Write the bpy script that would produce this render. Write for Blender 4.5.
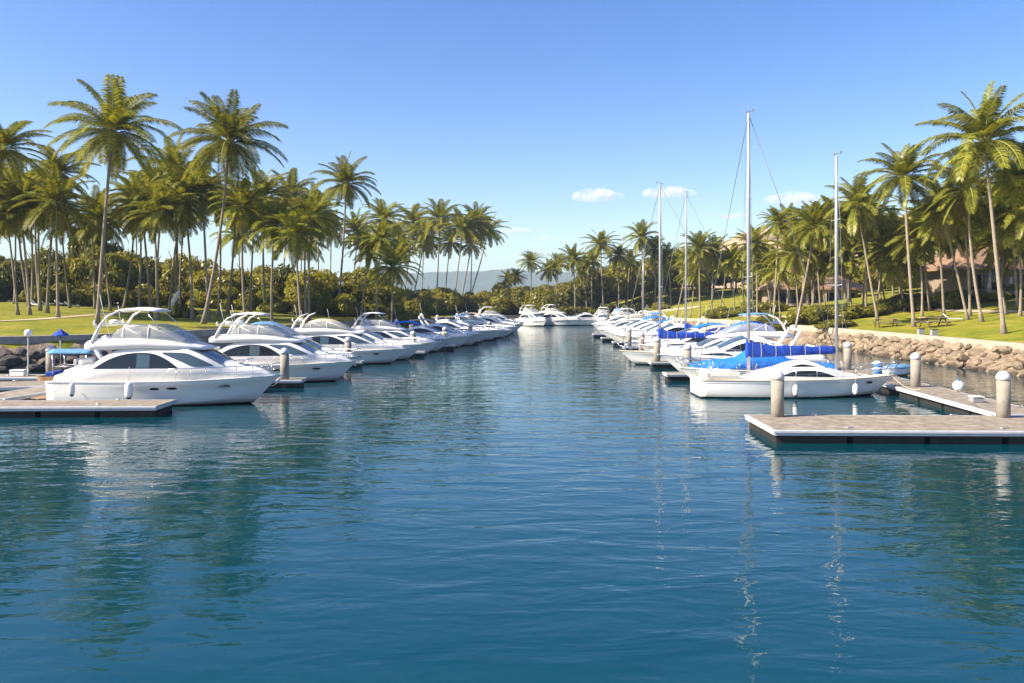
import bpy, math, random
import numpy as np
from mathutils import Vector, Matrix
R = math.radians
PI = math.pi
sc = bpy.context.scene
C = sc.collection
for o in list(bpy.data.objects):
    bpy.data.objects.remove(o)

# ------------------------------------------------------------------ camera, sky, sun, exposure
CAM_H = 5.5
FPX = 800.0            # focal length in pixels of the 1024 px wide picture
HOR = 299.0            # picture row of the horizon
cam_d = bpy.data.cameras.new("camera")
cam_d.sensor_width = 36.0
cam_d.lens = FPX * 36.0 / 1024.0
cam_d.shift_y = -(341.5 - HOR) / 1024.0
cam_d.clip_start = 0.1
cam_d.clip_end = 30000
cam = bpy.data.objects.new("camera", cam_d)
cam.location = (0, 0, CAM_H)
cam.rotation_euler = (R(90), 0, 0)
C.objects.link(cam)
sc.camera = cam

SUN_EL, SUN_DIR = R(37), Vector((-1.0, -0.30, 0)).normalized()
to_sun = Vector((SUN_DIR.x * math.cos(SUN_EL), SUN_DIR.y * math.cos(SUN_EL), math.sin(SUN_EL)))
world = bpy.data.worlds.new("World")
sc.world = world
world.use_nodes = True
wn = world.node_tree
wn.nodes.clear()
w_out = wn.nodes.new("ShaderNodeOutputWorld")
w_bg = wn.nodes.new("ShaderNodeBackground")
w_sky = wn.nodes.new("ShaderNodeTexSky")
w_sky.sky_type = 'NISHITA'
w_sky.sun_disc = False
w_sky.sun_elevation = SUN_EL
w_sky.sun_rotation = math.atan2(SUN_DIR.x, SUN_DIR.y)
w_sky.altitude = 0
w_sky.air_density = 1.0
w_sky.dust_density = 1.0
w_sky.ozone_density = 1.6
w_bg.inputs[1].default_value = 0.09
w_hs = wn.nodes.new("ShaderNodeHueSaturation")      # the clear tropical blue of the photograph
w_hs.inputs["Saturation"].default_value = 1.38
w_hs.inputs["Hue"].default_value = 0.517
wn.links.new(w_sky.outputs[0], w_hs.inputs["Color"])
wn.links.new(w_hs.outputs[0], w_bg.inputs[0])
wn.links.new(w_bg.outputs[0], w_out.inputs[0])

sun_d = bpy.data.lights.new("sun", 'SUN')
sun_d.energy = 5.0
sun_d.angle = R(0.53)
sun_d.color = (1.0, 0.87, 0.68)
sun = bpy.data.objects.new("sun", sun_d)
sun.rotation_euler = (-to_sun).to_track_quat('-Z', 'Y').to_euler()
sun.location = to_sun * 100
C.objects.link(sun)

sc.view_settings.view_transform = 'Standard'
sc.view_settings.look = 'None'
sc.view_settings.gamma = 1
sc.view_settings.exposure = 1.25
sc.view_settings.use_curve_mapping = False
sc.cycles.max_bounces = 7
sc.cycles.diffuse_bounces = 3
sc.cycles.glossy_bounces = 4
sc.cycles.transparent_max_bounces = 8
sc.cycles.volume_bounces = 6
sc.cycles.sample_clamp_indirect = 8

# ------------------------------------------------------------------ helpers
rng = random.Random(7)


def tag(o, label=None, cat=None, group=None, kind=None):
    if label: o["label"] = label
    if cat: o["category"] = cat
    if group: o["group"] = group
    if kind: o["kind"] = kind
    return o


def empty(name, loc=(0, 0, 0), rz=0.0, label=None, cat=None, group=None):
    o = bpy.data.objects.new(name, None)
    o.location = loc
    o.rotation_euler = (0, 0, rz)
    o.empty_display_size = 0.3
    C.objects.link(o)
    return tag(o, label, cat, group)


class MB:
    def __init__(s):
        s.v, s.f, s.m, s.s = [], [], [], []

    def add(s, vs, fs, mi=0, smooth=False):
        k = len(s.v)
        s.v.extend([tuple(p) for p in vs])
        for f in fs:
            s.f.append(tuple(i + k for i in f))
            s.m.append(mi)
            s.s.append(smooth)
        return k

    def box(s, c, d, rz=0.0, mi=0, bev=0.0, taper=1.0):
        x, y, z = d[0] / 2, d[1] / 2, d[2] / 2
        cr, sr = math.cos(rz), math.sin(rz)

        def T(p):
            return (c[0] + p[0] * cr - p[1] * sr, c[1] + p[0] * sr + p[1] * cr, c[2] + p[2])
        if bev <= 0:
            vs = [T(p) for p in [(-x, -y, -z), (x, -y, -z), (x, y, -z), (-x, y, -z),
                                 (-x * taper, -y * taper, z), (x * taper, -y * taper, z), (x * taper, y * taper, z), (-x * taper, y * taper, z)]]
            s.add(vs, [(0, 3, 2, 1), (4, 5, 6, 7), (0, 1, 5, 4), (1, 2, 6, 5), (2, 3, 7, 6), (3, 0, 4, 7)], mi)
        else:
            b = bev
            rings = []
            for zz, ins in ((-z, b), (-z + b, 0), (z - b, 0), (z, b)):
                rings.append([T(p) for p in [(-x + ins, -y + ins * .5, zz), (-x + ins * .5, -y + ins, zz)][:0] +
                              [(-x + ins, -y + ins, zz), (x - ins, -y + ins, zz), (x - ins, y - ins, zz), (-x + ins, y - ins, zz)]])
            s.loft(rings, mi=mi, closed=True, caps=True)

    def loft(s, rings, mi=0, closed=True, caps=True, smooth=False, flip=False):
        n = len(rings[0])
        k = len(s.v)
        for r in rings:
            s.v.extend([tuple(p) for p in r])
        rr = n if closed else n - 1
        for i in range(len(rings) - 1):
            for j in range(rr):
                a, b = k + i * n + j, k + i * n + (j + 1) % n
                c, d = b + n, a + n
                f = (a, b, c, d) if not flip else (d, c, b, a)
                s.f.append(f); s.m.append(mi); s.s.append(smooth)
        if caps and closed:
            f0 = tuple(k + j for j in range(n))
            f1 = tuple(k + (len(rings) - 1) * n + j for j in range(n))
            s.f.append(f0[::-1] if not flip else f0); s.m.append(mi); s.s.append(False)
            s.f.append(f1 if not flip else f1[::-1]); s.m.append(mi); s.s.append(False)

    def tube(s, pts, r, n=8, mi=0, caps=True, smooth=True):
        pts = [Vector(p) for p in pts]
        if not hasattr(r, '__len__'):
            r = [r] * len(pts)
        rings = []
        prev = None
        for i, p in enumerate(pts):
            t = (pts[min(i + 1, len(pts) - 1)] - pts[max(i - 1, 0)])
            t = t.normalized() if t.length > 1e-9 else Vector((0, 0, 1))
            if prev is None:
                u = t.cross(Vector((0, 0, 1)))
                if u.length < 0.05:
                    u = t.cross(Vector((0, 1, 0)))
            else:
                u = prev - t * prev.dot(t)
            u.normalize()
            prev = u
            w = t.cross(u)
            rings.append([p + (u * math.cos(2 * PI * j / n) + w * math.sin(2 * PI * j / n)) * r[i] for j in range(n)])
        s.loft(rings, mi=mi, closed=True, caps=caps, smooth=smooth)

    def lathe(s, prof, c=(0, 0, 0), n=16, mi=0, smooth=True):
        rings = [[(c[0] + r * math.cos(2 * PI * j / n), c[1] + r * math.sin(2 * PI * j / n), c[2] + z) for j in range(n)] for r, z in prof]
        s.loft(rings, mi=mi, closed=True, caps=True, smooth=smooth)

    def grid(s, fn, nu, nv, mi=0, smooth=True):
        vs = [fn(i / nu, j / nv) for i in range(nu + 1) for j in range(nv + 1)]
        fs = [(i * (nv + 1) + j, (i + 1) * (nv + 1) + j, (i + 1) * (nv + 1) + j + 1, i * (nv + 1) + j + 1) for i in range(nu) for j in range(nv)]
        s.add(vs, fs, mi, smooth)

    def build(s, name, mats, parent=None, label=None, cat=None, group=None, kind=None, loc=None, recalc=False):
        me = bpy.data.meshes.new(name)
        me.from_pydata(s.v, [], s.f)
        if not isinstance(mats, (list, tuple)):
            mats = [mats]
        for m in mats:
            me.materials.append(m)
        me.polygons.foreach_set("material_index", s.m)
        me.polygons.foreach_set("use_smooth", s.s)
        if recalc:
            import bmesh
            bm = bmesh.new(); bm.from_mesh(me)
            bmesh.ops.recalc_face_normals(bm, faces=bm.faces)
            bm.to_mesh(me); bm.free()
        me.update()
        o = bpy.data.objects.new(name, me)
        C.objects.link(o)
        if parent is not None:
            o.parent = parent
        if loc is not None:
            o.location = loc
        return tag(o, label, cat, group, kind)


CHILD = {}


def copy_tree(o, parent=None, kids=None):
    if kids is None:
        kids = {}
        for q in bpy.data.objects:
            if q.parent is not None:
                kids.setdefault(q.parent.name, []).append(q)
    c = o.copy()
    C.objects.link(c)
    if parent is not None:
        c.parent = parent
    for ch in kids.get(o.name, []):
        copy_tree(ch, c, kids)
    return c


# ------------------------------------------------------------------ materials
def new_mat(name):
    m = bpy.data.materials.new(name)
    m.use_nodes = True
    m.node_tree.nodes.clear()
    return m, m.node_tree, m.node_tree.nodes, m.node_tree.links


def mat(name, col, rough=0.5, metal=0.0, var=0.0, vscale=4.0, bump=0.0, bscale=20.0, coat=0.0, col2=None, rnd=0.0, stretch=None, spec=0.5):
    m, nt, N, L = new_mat(name)
    out = N.new("ShaderNodeOutputMaterial")
    p = N.new("ShaderNodeBsdfPrincipled")
    L.new(p.outputs[0], out.inputs[0])
    p.inputs["Base Color"].default_value = (*col, 1)
    p.inputs["Roughness"].default_value = rough
    p.inputs["Metallic"].default_value = metal
    p.inputs["Coat Weight"].default_value = coat
    p.inputs["Specular IOR Level"].default_value = spec
    tc = N.new("ShaderNodeTexCoord")
    vec = tc.outputs["Object"]
    if stretch:
        mp = N.new("ShaderNodeMapping")
        mp.inputs["Scale"].default_value = stretch
        L.new(vec, mp.inputs[0])
        vec = mp.outputs[0]
    colsock = None
    if var > 0 or col2:
        nz = N.new("ShaderNodeTexNoise")
        nz.inputs["Scale"].default_value = vscale
        nz.inputs["Detail"].default_value = 6
        nz.inputs["Roughness"].default_value = 0.65
        L.new(vec, nz.inputs["Vector"])
        rp = N.new("ShaderNodeValToRGB")
        c2 = col2 if col2 else tuple(c * (1 - var) for c in col)
        rp.color_ramp.elements[0].position = 0.33
        rp.color_ramp.elements[1].position = 0.67
        rp.color_ramp.elements[0].color = (*c2, 1)
        rp.color_ramp.elements[1].color = (*[min(1, c * (1 + var * .4)) for c in col], 1)
        L.new(nz.outputs[0], rp.inputs[0])
        colsock = rp.outputs[0]
    if rnd > 0:
        oi = N.new("ShaderNodeObjectInfo")
        mr = N.new("ShaderNodeMapRange")
        mr.inputs[3].default_value = 1 - rnd
        mr.inputs[4].default_value = 1 + rnd
        L.new(oi.outputs["Random"], mr.inputs[0])
        hs = N.new("ShaderNodeHueSaturation")
        L.new(mr.outputs[0], hs.inputs["Value"])
        if colsock: L.new(colsock, hs.inputs["Color"])
        else: hs.inputs["Color"].default_value = (*col, 1)
        colsock = hs.outputs[0]
    if colsock:
        L.new(colsock, p.inputs["Base Color"])
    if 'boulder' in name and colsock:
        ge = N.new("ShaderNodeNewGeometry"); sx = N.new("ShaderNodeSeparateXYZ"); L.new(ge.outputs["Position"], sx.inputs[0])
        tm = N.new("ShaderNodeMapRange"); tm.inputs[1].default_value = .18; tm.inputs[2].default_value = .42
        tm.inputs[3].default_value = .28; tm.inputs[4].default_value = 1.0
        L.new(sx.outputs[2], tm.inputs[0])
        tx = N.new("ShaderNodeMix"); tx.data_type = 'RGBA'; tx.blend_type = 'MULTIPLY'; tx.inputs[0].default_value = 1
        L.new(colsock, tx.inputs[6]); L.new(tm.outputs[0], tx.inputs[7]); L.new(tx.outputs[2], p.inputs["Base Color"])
    if bump > 0:
        nb = N.new("ShaderNodeTexNoise")
        nb.inputs["Scale"].default_value = bscale
        nb.inputs["Detail"].default_value = 5
        L.new(vec, nb.inputs["Vector"])
        b = N.new("ShaderNodeBump")
        b.inputs["Strength"].default_value = 1.0
        b.inputs["Distance"].default_value = bump
        L.new(nb.outputs[0], b.inputs["Height"])
        L.new(b.outputs[0], p.inputs["Normal"])
    return m


def leaf_mat(name, c_lo, c_hi, trans=0.35, rnd=0.15, tcol=None):
    m, nt, N, L = new_mat(name)
    out = N.new("ShaderNodeOutputMaterial")
    geo = N.new("ShaderNodeNewGeometry")
    oi = N.new("ShaderNodeObjectInfo")
    rp = N.new("ShaderNodeValToRGB")
    rp.color_ramp.elements[0].color = (*c_lo, 1)
    rp.color_ramp.elements[1].color = (*c_hi, 1)
    L.new(geo.outputs["Random Per Island"], rp.inputs[0])
    mr = N.new("ShaderNodeMapRange")
    mr.inputs[3].default_value = 1 - rnd
    mr.inputs[4].default_value = 1 + rnd
    L.new(oi.outputs["Random"], mr.inputs[0])
    hs = N.new("ShaderNodeHueSaturation")
    L.new(mr.outputs[0], hs.inputs["Value"])
    L.new(rp.outputs[0], hs.inputs["Color"])
    d = N.new("ShaderNodeBsdfDiffuse")
    g = N.new("ShaderNodeBsdfGlossy")
    g.inputs["Roughness"].default_value = 0.35
    g.inputs["Color"].default_value = (0.6, 0.6, 0.55, 1)
    t = N.new("ShaderNodeBsdfTranslucent")
    L.new(hs.outputs[0], d.inputs[0])
    tm = N.new("ShaderNodeMix"); tm.data_type = 'RGBA'; tm.blend_type = 'MULTIPLY'
    tm.inputs[0].default_value = 1.0
    L.new(hs.outputs[0], tm.inputs[6])
    tm.inputs[7].default_value = (*(tcol or (1.5, 1.35, 0.45)), 1)
    L.new(tm.outputs[2], t.inputs[0])
    a = N.new("ShaderNodeMixShader"); a.inputs[0].default_value = trans
    L.new(d.outputs[0], a.inputs[1]); L.new(t.outputs[0], a.inputs[2])
    b = N.new("ShaderNodeMixShader"); b.inputs[0].default_value = 0.025
    L.new(a.outputs[0], b.inputs[1]); L.new(g.outputs[0], b.inputs[2])
    L.new(b.outputs[0], out.inputs[0])
    return m


M = {}
M['gel'] = mat('white_gelcoat', (0.80, 0.80, 0.78), 0.28, coat=0.3, var=0.05, vscale=1.2)
M['gel2'] = mat('cream_gelcoat', (0.76, 0.73, 0.66), 0.35, coat=0.2, var=0.05, vscale=1.2)
M['hullblue'] = mat('pale_blue_gelcoat', (0.42, 0.58, 0.74), 0.3, coat=0.3, var=0.05)
M['boot'] = mat('dark_antifouling', (0.015, 0.018, 0.022), 0.6, var=0.5, vscale=3)
M['deck'] = mat('nonskid_deck', (0.72, 0.71, 0.67), 0.6, var=0.08, vscale=3)
M['teak'] = mat('teak', (0.33, 0.19, 0.09), 0.6, var=0.4, vscale=6, stretch=(1, 9, 1))
M['glass'] = mat('tinted_glass', (0.008, 0.010, 0.012), 0.06, spec=0.6)
M['glassblue'] = mat('blue_tinted_glass', (0.05, 0.085, 0.11), 0.07, spec=0.8)
M['chrome'] = mat('stainless', (0.72, 0.72, 0.72), 0.22, metal=1.0)
M['alu'] = mat('anodised_mast', (0.46, 0.47, 0.48), 0.4, metal=0.4, var=0.1, vscale=2)
M['rubber'] = mat('rubber', (0.03, 0.03, 0.032), 0.6)
M['blue'] = mat('blue_canvas', (0.006, 0.055, 0.40), 0.8, var=0.25, vscale=3, bump=0.03, bscale=4)
M['bright'] = mat('bright_blue_canvas', (0.01, 0.18, 0.72), 0.75, var=0.2, vscale=3, bump=0.03, bscale=4)
M['sky_canvas'] = mat('light_blue_canvas', (0.10, 0.27, 0.45), 0.75, var=0.2, vscale=3, bump=0.02, bscale=4)
M['beige'] = mat('beige_canvas', (0.55, 0.46, 0.32), 0.85, var=0.15, vscale=3)
M['white_vinyl'] = mat('white_vinyl', (0.74, 0.74, 0.72), 0.5, var=0.06)
M['grey_vinyl'] = mat('grey_vinyl', (0.42, 0.42, 0.43), 0.6)
M['rope'] = mat('rope', (0.55, 0.50, 0.40), 0.9)
M['wire'] = mat('rigging_wire', (0.14, 0.15, 0.17), 0.45, metal=0.4)
M['dockwood'] = mat('weathered_dock', (0.275, 0.235, 0.185), 0.9, var=0.45, vscale=2.2, bump=0.006, bscale=26)
M['dockside'] = mat('dock_waler', (0.50, 0.52, 0.55), 0.7, var=0.2, vscale=3, stretch=(1, 1, 6))
M['float'] = mat('dark_float', (0.018, 0.018, 0.017), 0.8, var=0.5, vscale=3)
M['conc'] = mat('pile_concrete', (0.28, 0.255, 0.215), 0.85, var=0.3, vscale=2.5, bump=0.008, bscale=22)
M['algae'] = mat('algae_concrete', (0.06, 0.065, 0.035), 0.9, var=0.5, vscale=5)
M['cap'] = mat('white_cap', (0.56, 0.56, 0.55), 0.5, var=0.08)
M['coping'] = mat('coping_concrete', (0.42, 0.36, 0.28), 0.9, var=0.25, vscale=1.2, bump=0.01, bscale=14)
M['coping_grey'] = mat('grey_coping', (0.30, 0.28, 0.25), 0.9, var=0.3, vscale=1.5, bump=0.01, bscale=14)
M['bark'] = mat('palm_bark', (0.27, 0.225, 0.175), 0.95, var=0.4, vscale=3.5, bump=0.02, bscale=7, stretch=(1, 1, 5), rnd=0.15)
M['treebark'] = mat('tree_bark', (0.14, 0.105, 0.075), 0.95, var=0.4, vscale=4)
M['boss'] = mat('palm_fibre', (0.22, 0.17, 0.07), 0.95, var=0.4, vscale=8)
M['nut'] = mat('coconut_husk', (0.32, 0.24, 0.06), 0.6, var=0.3, vscale=3)
M['rachis'] = mat('frond_midrib', (0.33, 0.34, 0.10), 0.6)
M['frond'] = leaf_mat('palm_leaflets', (0.040, 0.062, 0.009), (0.300, 0.295, 0.038), 0.37, 0.18)
M['dead'] = leaf_mat('dry_leaflets', (0.20, 0.13, 0.055), (0.30, 0.20, 0.09), 0.25, 0.1, (1.2, 1.0, .7))
M['leaf_dark'] = leaf_mat('dark_leaves', (0.055, 0.066, 0.013), (0.155, 0.16, 0.026), 0.36, 0.25)
M['leaf_mid'] = leaf_mat('mid_green_leaves', (0.10, 0.115, 0.017), (0.26, 0.24, 0.036), 0.42, 0.22)
M['leaf_light'] = leaf_mat('light_green_leaves', (0.14, 0.15, 0.022), (0.28, 0.255, 0.040), 0.42, 0.15)
M['stone_l'] = mat('grey_boulder', (0.105, 0.09, 0.075), 0.95, var=0.5, vscale=2.2, bump=0.05, bscale=5, rnd=0.35)
M['stone_r'] = mat('tan_boulder', (0.25, 0.195, 0.135), 0.95, var=0.4, vscale=2.2, bump=0.05, bscale=5, rnd=0.25)
M['stucco'] = mat('stucco', (0.27, 0.22, 0.165), 0.9, var=0.15, vscale=2)
M['dkwood'] = mat('dark_timber', (0.09, 0.06, 0.04), 0.8, var=0.3)
M['pathm'] = mat('pale_path', (0.50, 0.40, 0.29), 0.95, var=0.2, vscale=0.8)
M['white'] = mat('white_paint', (0.78, 0.78, 0.76), 0.5)
M['grey'] = mat('grey_paint', (0.25, 0.26, 0.27), 0.6)
M['tablewood'] = mat('bench_timber', (0.34, 0.26, 0.18), 0.85, var=0.3, vscale=5)
M['plastic_blue'] = mat('blue_plastic', (0.03, 0.16, 0.42), 0.5)
M['orange'] = mat('orange_cover', (0.55, 0.22, 0.07), 0.8, var=0.3)
M['skin'] = mat('skin', (0.45, 0.28, 0.2), 0.6)


def hull_paint(name, col):
    """gelcoat above the waterline, dark antifouling with a soft scum line below"""
    m, nt, N, L = new_mat(name)
    out = N.new("ShaderNodeOutputMaterial"); p = N.new("ShaderNodeBsdfPrincipled")
    p.inputs["Roughness"].default_value = 0.27; p.inputs["Coat Weight"].default_value = 0.3
    tc = N.new("ShaderNodeTexCoord"); sx = N.new("ShaderNodeSeparateXYZ"); L.new(tc.outputs["Object"], sx.inputs[0])
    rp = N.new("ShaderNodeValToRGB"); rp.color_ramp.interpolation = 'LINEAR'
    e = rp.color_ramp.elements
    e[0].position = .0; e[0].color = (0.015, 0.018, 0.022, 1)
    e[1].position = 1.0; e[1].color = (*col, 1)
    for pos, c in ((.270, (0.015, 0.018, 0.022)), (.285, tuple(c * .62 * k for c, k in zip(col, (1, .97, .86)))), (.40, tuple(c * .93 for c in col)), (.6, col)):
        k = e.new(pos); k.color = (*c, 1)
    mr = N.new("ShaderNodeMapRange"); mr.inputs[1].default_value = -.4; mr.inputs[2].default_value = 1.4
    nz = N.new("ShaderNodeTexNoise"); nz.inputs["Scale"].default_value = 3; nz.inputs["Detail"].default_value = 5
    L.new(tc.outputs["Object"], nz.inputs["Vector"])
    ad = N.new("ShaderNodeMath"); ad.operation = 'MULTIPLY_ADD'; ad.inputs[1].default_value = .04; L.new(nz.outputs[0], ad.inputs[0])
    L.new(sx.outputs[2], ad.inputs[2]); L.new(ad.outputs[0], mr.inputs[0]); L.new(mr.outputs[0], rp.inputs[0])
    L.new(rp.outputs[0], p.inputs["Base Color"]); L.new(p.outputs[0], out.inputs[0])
    return m


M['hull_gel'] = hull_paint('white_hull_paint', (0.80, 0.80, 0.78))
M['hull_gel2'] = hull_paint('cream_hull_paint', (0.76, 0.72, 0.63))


def clear_vinyl():
    m, nt, N, L = new_mat('clear_vinyl')
    out = N.new("ShaderNodeOutputMaterial")
    p = N.new("ShaderNodeBsdfPrincipled")
    p.inputs["Base Color"].default_value = (0.55, 0.56, 0.55, 1)
    p.inputs["Roughness"].default_value = 0.08
    t = N.new("ShaderNodeBsdfTransparent")
    t.inputs[0].default_value = (0.8, 0.83, 0.85, 1)
    x = N.new("ShaderNodeMixShader")
    x.inputs[0].default_value = 0.45
    L.new(t.outputs[0], x.inputs[1]); L.new(p.outputs[0], x.inputs[2]); L.new(x.outputs[0], out.inputs[0])
    return m


M['vinyl'] = clear_vinyl()


def roof_tiles():
    m, nt, N, L = new_mat('terracotta_tiles')
    out = N.new("ShaderNodeOutputMaterial")
    p = N.new("ShaderNodeBsdfPrincipled")
    p.inputs["Roughness"].default_value = 0.85
    tc = N.new("ShaderNodeTexCoord")
    nz = N.new("ShaderNodeTexNoise"); nz.inputs["Scale"].default_value = 2.0; nz.inputs["Detail"].default_value = 6
    rp = N.new("ShaderNodeValToRGB")
    rp.color_ramp.elements[0].position = .3; rp.color_ramp.elements[1].position = .7
    rp.color_ramp.elements[0].color = (0.19, 0.115, 0.07, 1)
    rp.color_ramp.elements[1].color = (0.32, 0.20, 0.125, 1)
    wv = N.new("ShaderNodeTexWave"); wv.inputs["Scale"].default_value = 1.6; wv.inputs["Distortion"].default_value = 0.6
    wv.bands_direction = 'X'
    b = N.new("ShaderNodeBump"); b.inputs["Distance"].default_value = 0.06
    L.new(tc.outputs["Object"], nz.inputs["Vector"]); L.new(tc.outputs["Object"], wv.inputs["Vector"])
    L.new(nz.outputs[0], rp.inputs[0]); L.new(rp.outputs[0], p.inputs["Base Color"])
    L.new(wv.outputs[0], b.inputs["Height"]); L.new(b.outputs[0], p.inputs["Normal"])
    L.new(p.outputs[0], out.inputs[0])
    return m


M['tiles'] = roof_tiles()


def water_mat():
    m, nt, N, L = new_mat('harbour_water')
    out = N.new("ShaderNodeOutputMaterial")
    p = N.new("ShaderNodeBsdfPrincipled")
    p.inputs["Base Color"].default_value = (0.0001, 0.039, 0.055, 1)
    p.inputs["Roughness"].default_value = 0.03
    p.inputs["IOR"].default_value = 1.55
    tc = N.new("ShaderNodeTexCoord")

    def nz(sx, sy, scale, detail, dist=0.0, rot=0.0):
        mp = N.new("ShaderNodeMapping")
        mp.inputs["Scale"].default_value = (sx, sy, 1)
        mp.inputs["Rotation"].default_value = (0, 0, rot)
        L.new(tc.outputs["Object"], mp.inputs[0])
        n = N.new("ShaderNodeTexNoise")
        n.inputs["Scale"].default_value = scale
        n.inputs["Detail"].default_value = detail
        n.inputs["Roughness"].default_value = 0.5
        n.inputs["Distortion"].default_value = dist
        L.new(mp.outputs[0], n.inputs["Vector"])
        return n.outputs[0]

    def mul(a, k):
        q = N.new("ShaderNodeMath"); q.operation = 'MULTIPLY'
        L.new(a, q.inputs[0])
        if hasattr(k, 'node'): L.new(k, q.inputs[1])
        else: q.inputs[1].default_value = k
        return q.outputs[0]

    def add(a, b):
        q = N.new("ShaderNodeMath"); q.operation = 'ADD'
        L.new(a, q.inputs[0]); L.new(b, q.inputs[1])
        return q.outputs[0]
    big = mul(nz(0.6, 1.0, 0.30, 2, 0.3, 0.15), 0.040)
    mid = mul(nz(0.42, 1.0, 1.1, 3, 0.4, -0.1), 0.052)
    fine = mul(nz(0.7, 1.0, 4.0, 2, 0.2, 0.3), 0.0065)
    # breeze patches: parts of the basin are calmer
    calm = nz(0.5, 1.0, 0.05, 2, 0.0, 0.0)
    mr = N.new("ShaderNodeMapRange")
    mr.inputs[1].default_value = 0.35; mr.inputs[2].default_value = 0.65
    mr.inputs[3].default_value = 0.65; mr.inputs[4].default_value = 1.15
    L.new(calm, mr.inputs[0])
    h = mul(add(add(big, mid), fine), mr.outputs[0])
    b = N.new("ShaderNodeBump")
    b.inputs["Strength"].default_value = 1.0
    b.inputs["Distance"].default_value = 1.0
    L.new(h, b.inputs["Height"])
    L.new(b.outputs[0], p.inputs["Normal"])
    L.new(p.outputs[0], out.inputs[0])
    return m


M['water'] = water_mat()


def lawn_mat():
    m, nt, N, L = new_mat('lawn_grass')
    out = N.new("ShaderNodeOutputMaterial")
    p = N.new("ShaderNodeBsdfPrincipled")
    p.inputs["Roughness"].default_value = 0.9
    p.inputs["Specular IOR Level"].default_value = 0.15
    tc = N.new("ShaderNodeTexCoord")
    n1 = N.new("ShaderNodeTexNoise"); n1.inputs["Scale"].default_value = 0.28; n1.inputs["Detail"].default_value = 8; n1.inputs["Roughness"].default_value = .7
    n2 = N.new("ShaderNodeTexNoise"); n2.inputs["Scale"].default_value = 2.5; n2.inputs["Detail"].default_value = 8; n2.inputs["Roughness"].default_value = .75
    L.new(tc.outputs["Object"], n1.inputs["Vector"]); L.new(tc.outputs["Object"], n2.inputs["Vector"])
    r1 = N.new("ShaderNodeValToRGB")
    e = r1.color_ramp.elements
    e[0].position = .3; e[0].color = (0.12, 0.155, 0.015, 1)
    e[1].position = .72; e[1].color = (0.36, 0.285, 0.07, 1)
    k = e.new(.5); k.color = (0.235, 0.235, 0.018, 1)
    L.new(n1.outputs[0], r1.inputs[0])
    r2 = N.new("ShaderNodeValToRGB")
    r2.color_ramp.elements[0].position = .3; r2.color_ramp.elements[0].color = (.5, .52, .5, 1)
    r2.color_ramp.elements[1].position = .7; r2.color_ramp.elements[1].color = (1.25, 1.25, 1.25, 1)
    L.new(n2.outputs[0], r2.inputs[0])
    mx = N.new("ShaderNodeMix"); mx.data_type = 'RGBA'; mx.blend_type = 'MULTIPLY'; mx.inputs[0].default_value = 1
    L.new(r1.outputs[0], mx.inputs[6]); L.new(r2.outputs[0], mx.inputs[7])
    L.new(mx.outputs[2], p.inputs["Base Color"])
    b = N.new("ShaderNodeBump"); b.inputs["Distance"].default_value = 0.08
    L.new(n2.outputs[0], b.inputs["Height"]); L.new(b.outputs[0], p.inputs["Normal"])
    L.new(p.outputs[0], out.inputs[0])
    return m


M['lawn'] = lawn_mat()
M['bank'] = mat('stony_bank', (0.25, 0.19, 0.13), 0.95, var=0.6, vscale=1.3, bump=0.25, bscale=1.6)
M['scrub'] = mat('dry_scrubland', (0.12, 0.115, 0.05), 0.95, col2=(0.05, 0.065, 0.022), var=0.1, vscale=0.03, bump=0.6, bscale=0.3)


def rockhill_mat():
    m, nt, N, L = new_mat('rocky_hillside')
    out = N.new("ShaderNodeOutputMaterial")
    p = N.new("ShaderNodeBsdfPrincipled")
    p.inputs["Roughness"].default_value = 0.95
    p.inputs["Specular IOR Level"].default_value = 0.1
    tc = N.new("ShaderNodeTexCoord")
    n1 = N.new("ShaderNodeTexNoise"); n1.inputs["Scale"].default_value = 0.05; n1.inputs["Detail"].default_value = 9; n1.inputs["Roughness"].default_value = .68
    n2 = N.new("ShaderNodeTexVoronoi"); n2.inputs["Scale"].default_value = 0.16
    L.new(tc.outputs["Object"], n1.inputs["Vector"]); L.new(tc.outputs["Object"], n2.inputs["Vector"])
    r = N.new("ShaderNodeValToRGB")
    e = r.color_ramp.elements
    e[0].position = .38; e[0].color = (0.085, 0.085, 0.035, 1)
    e[1].position = .62; e[1].color = (0.46, 0.35, 0.25, 1)
    k = e.new(.47); k.color = (0.33, 0.25, 0.17, 1)
    L.new(n1.outputs[0], r.inputs[0]); L.new(r.outputs[0], p.inputs["Base Color"])
    b = N.new("ShaderNodeBump"); b.inputs["Distance"].default_value = 2.0
    L.new(n2.outputs[0], b.inputs["Height"]); L.new(b.outputs[0], p.inputs["Normal"])
    L.new(p.outputs[0], out.inputs[0])
    return m


M['rockhill'] = rockhill_mat()
M['mountain'] = mat('forested_mountain', (0.06, 0.075, 0.05), 0.95, col2=(0.03, 0.045, 0.025), var=0.1, vscale=0.006, bump=12, bscale=0.012)

# ------------------------------------------------------------------ terrain
SHORE = np.array([
    (70, -250), (42, -120), (38, -40), (37, 20), (36, 60), (35.6, 80), (34.8, 100), (33.5, 120), (32.5, 145), (31, 165), (25, 178), (14, 184), (3, 184),
    (-6, 179), (-11.5, 166), (-14, 146), (-17, 118), (-20.5, 98), (-24.5, 80), (-29, 68), (-34, 61.5), (-41, 58), (-55, 55), (-85, 52), (-140, 45),
    (-260, 10), (-260, -250)], dtype=float)


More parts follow.
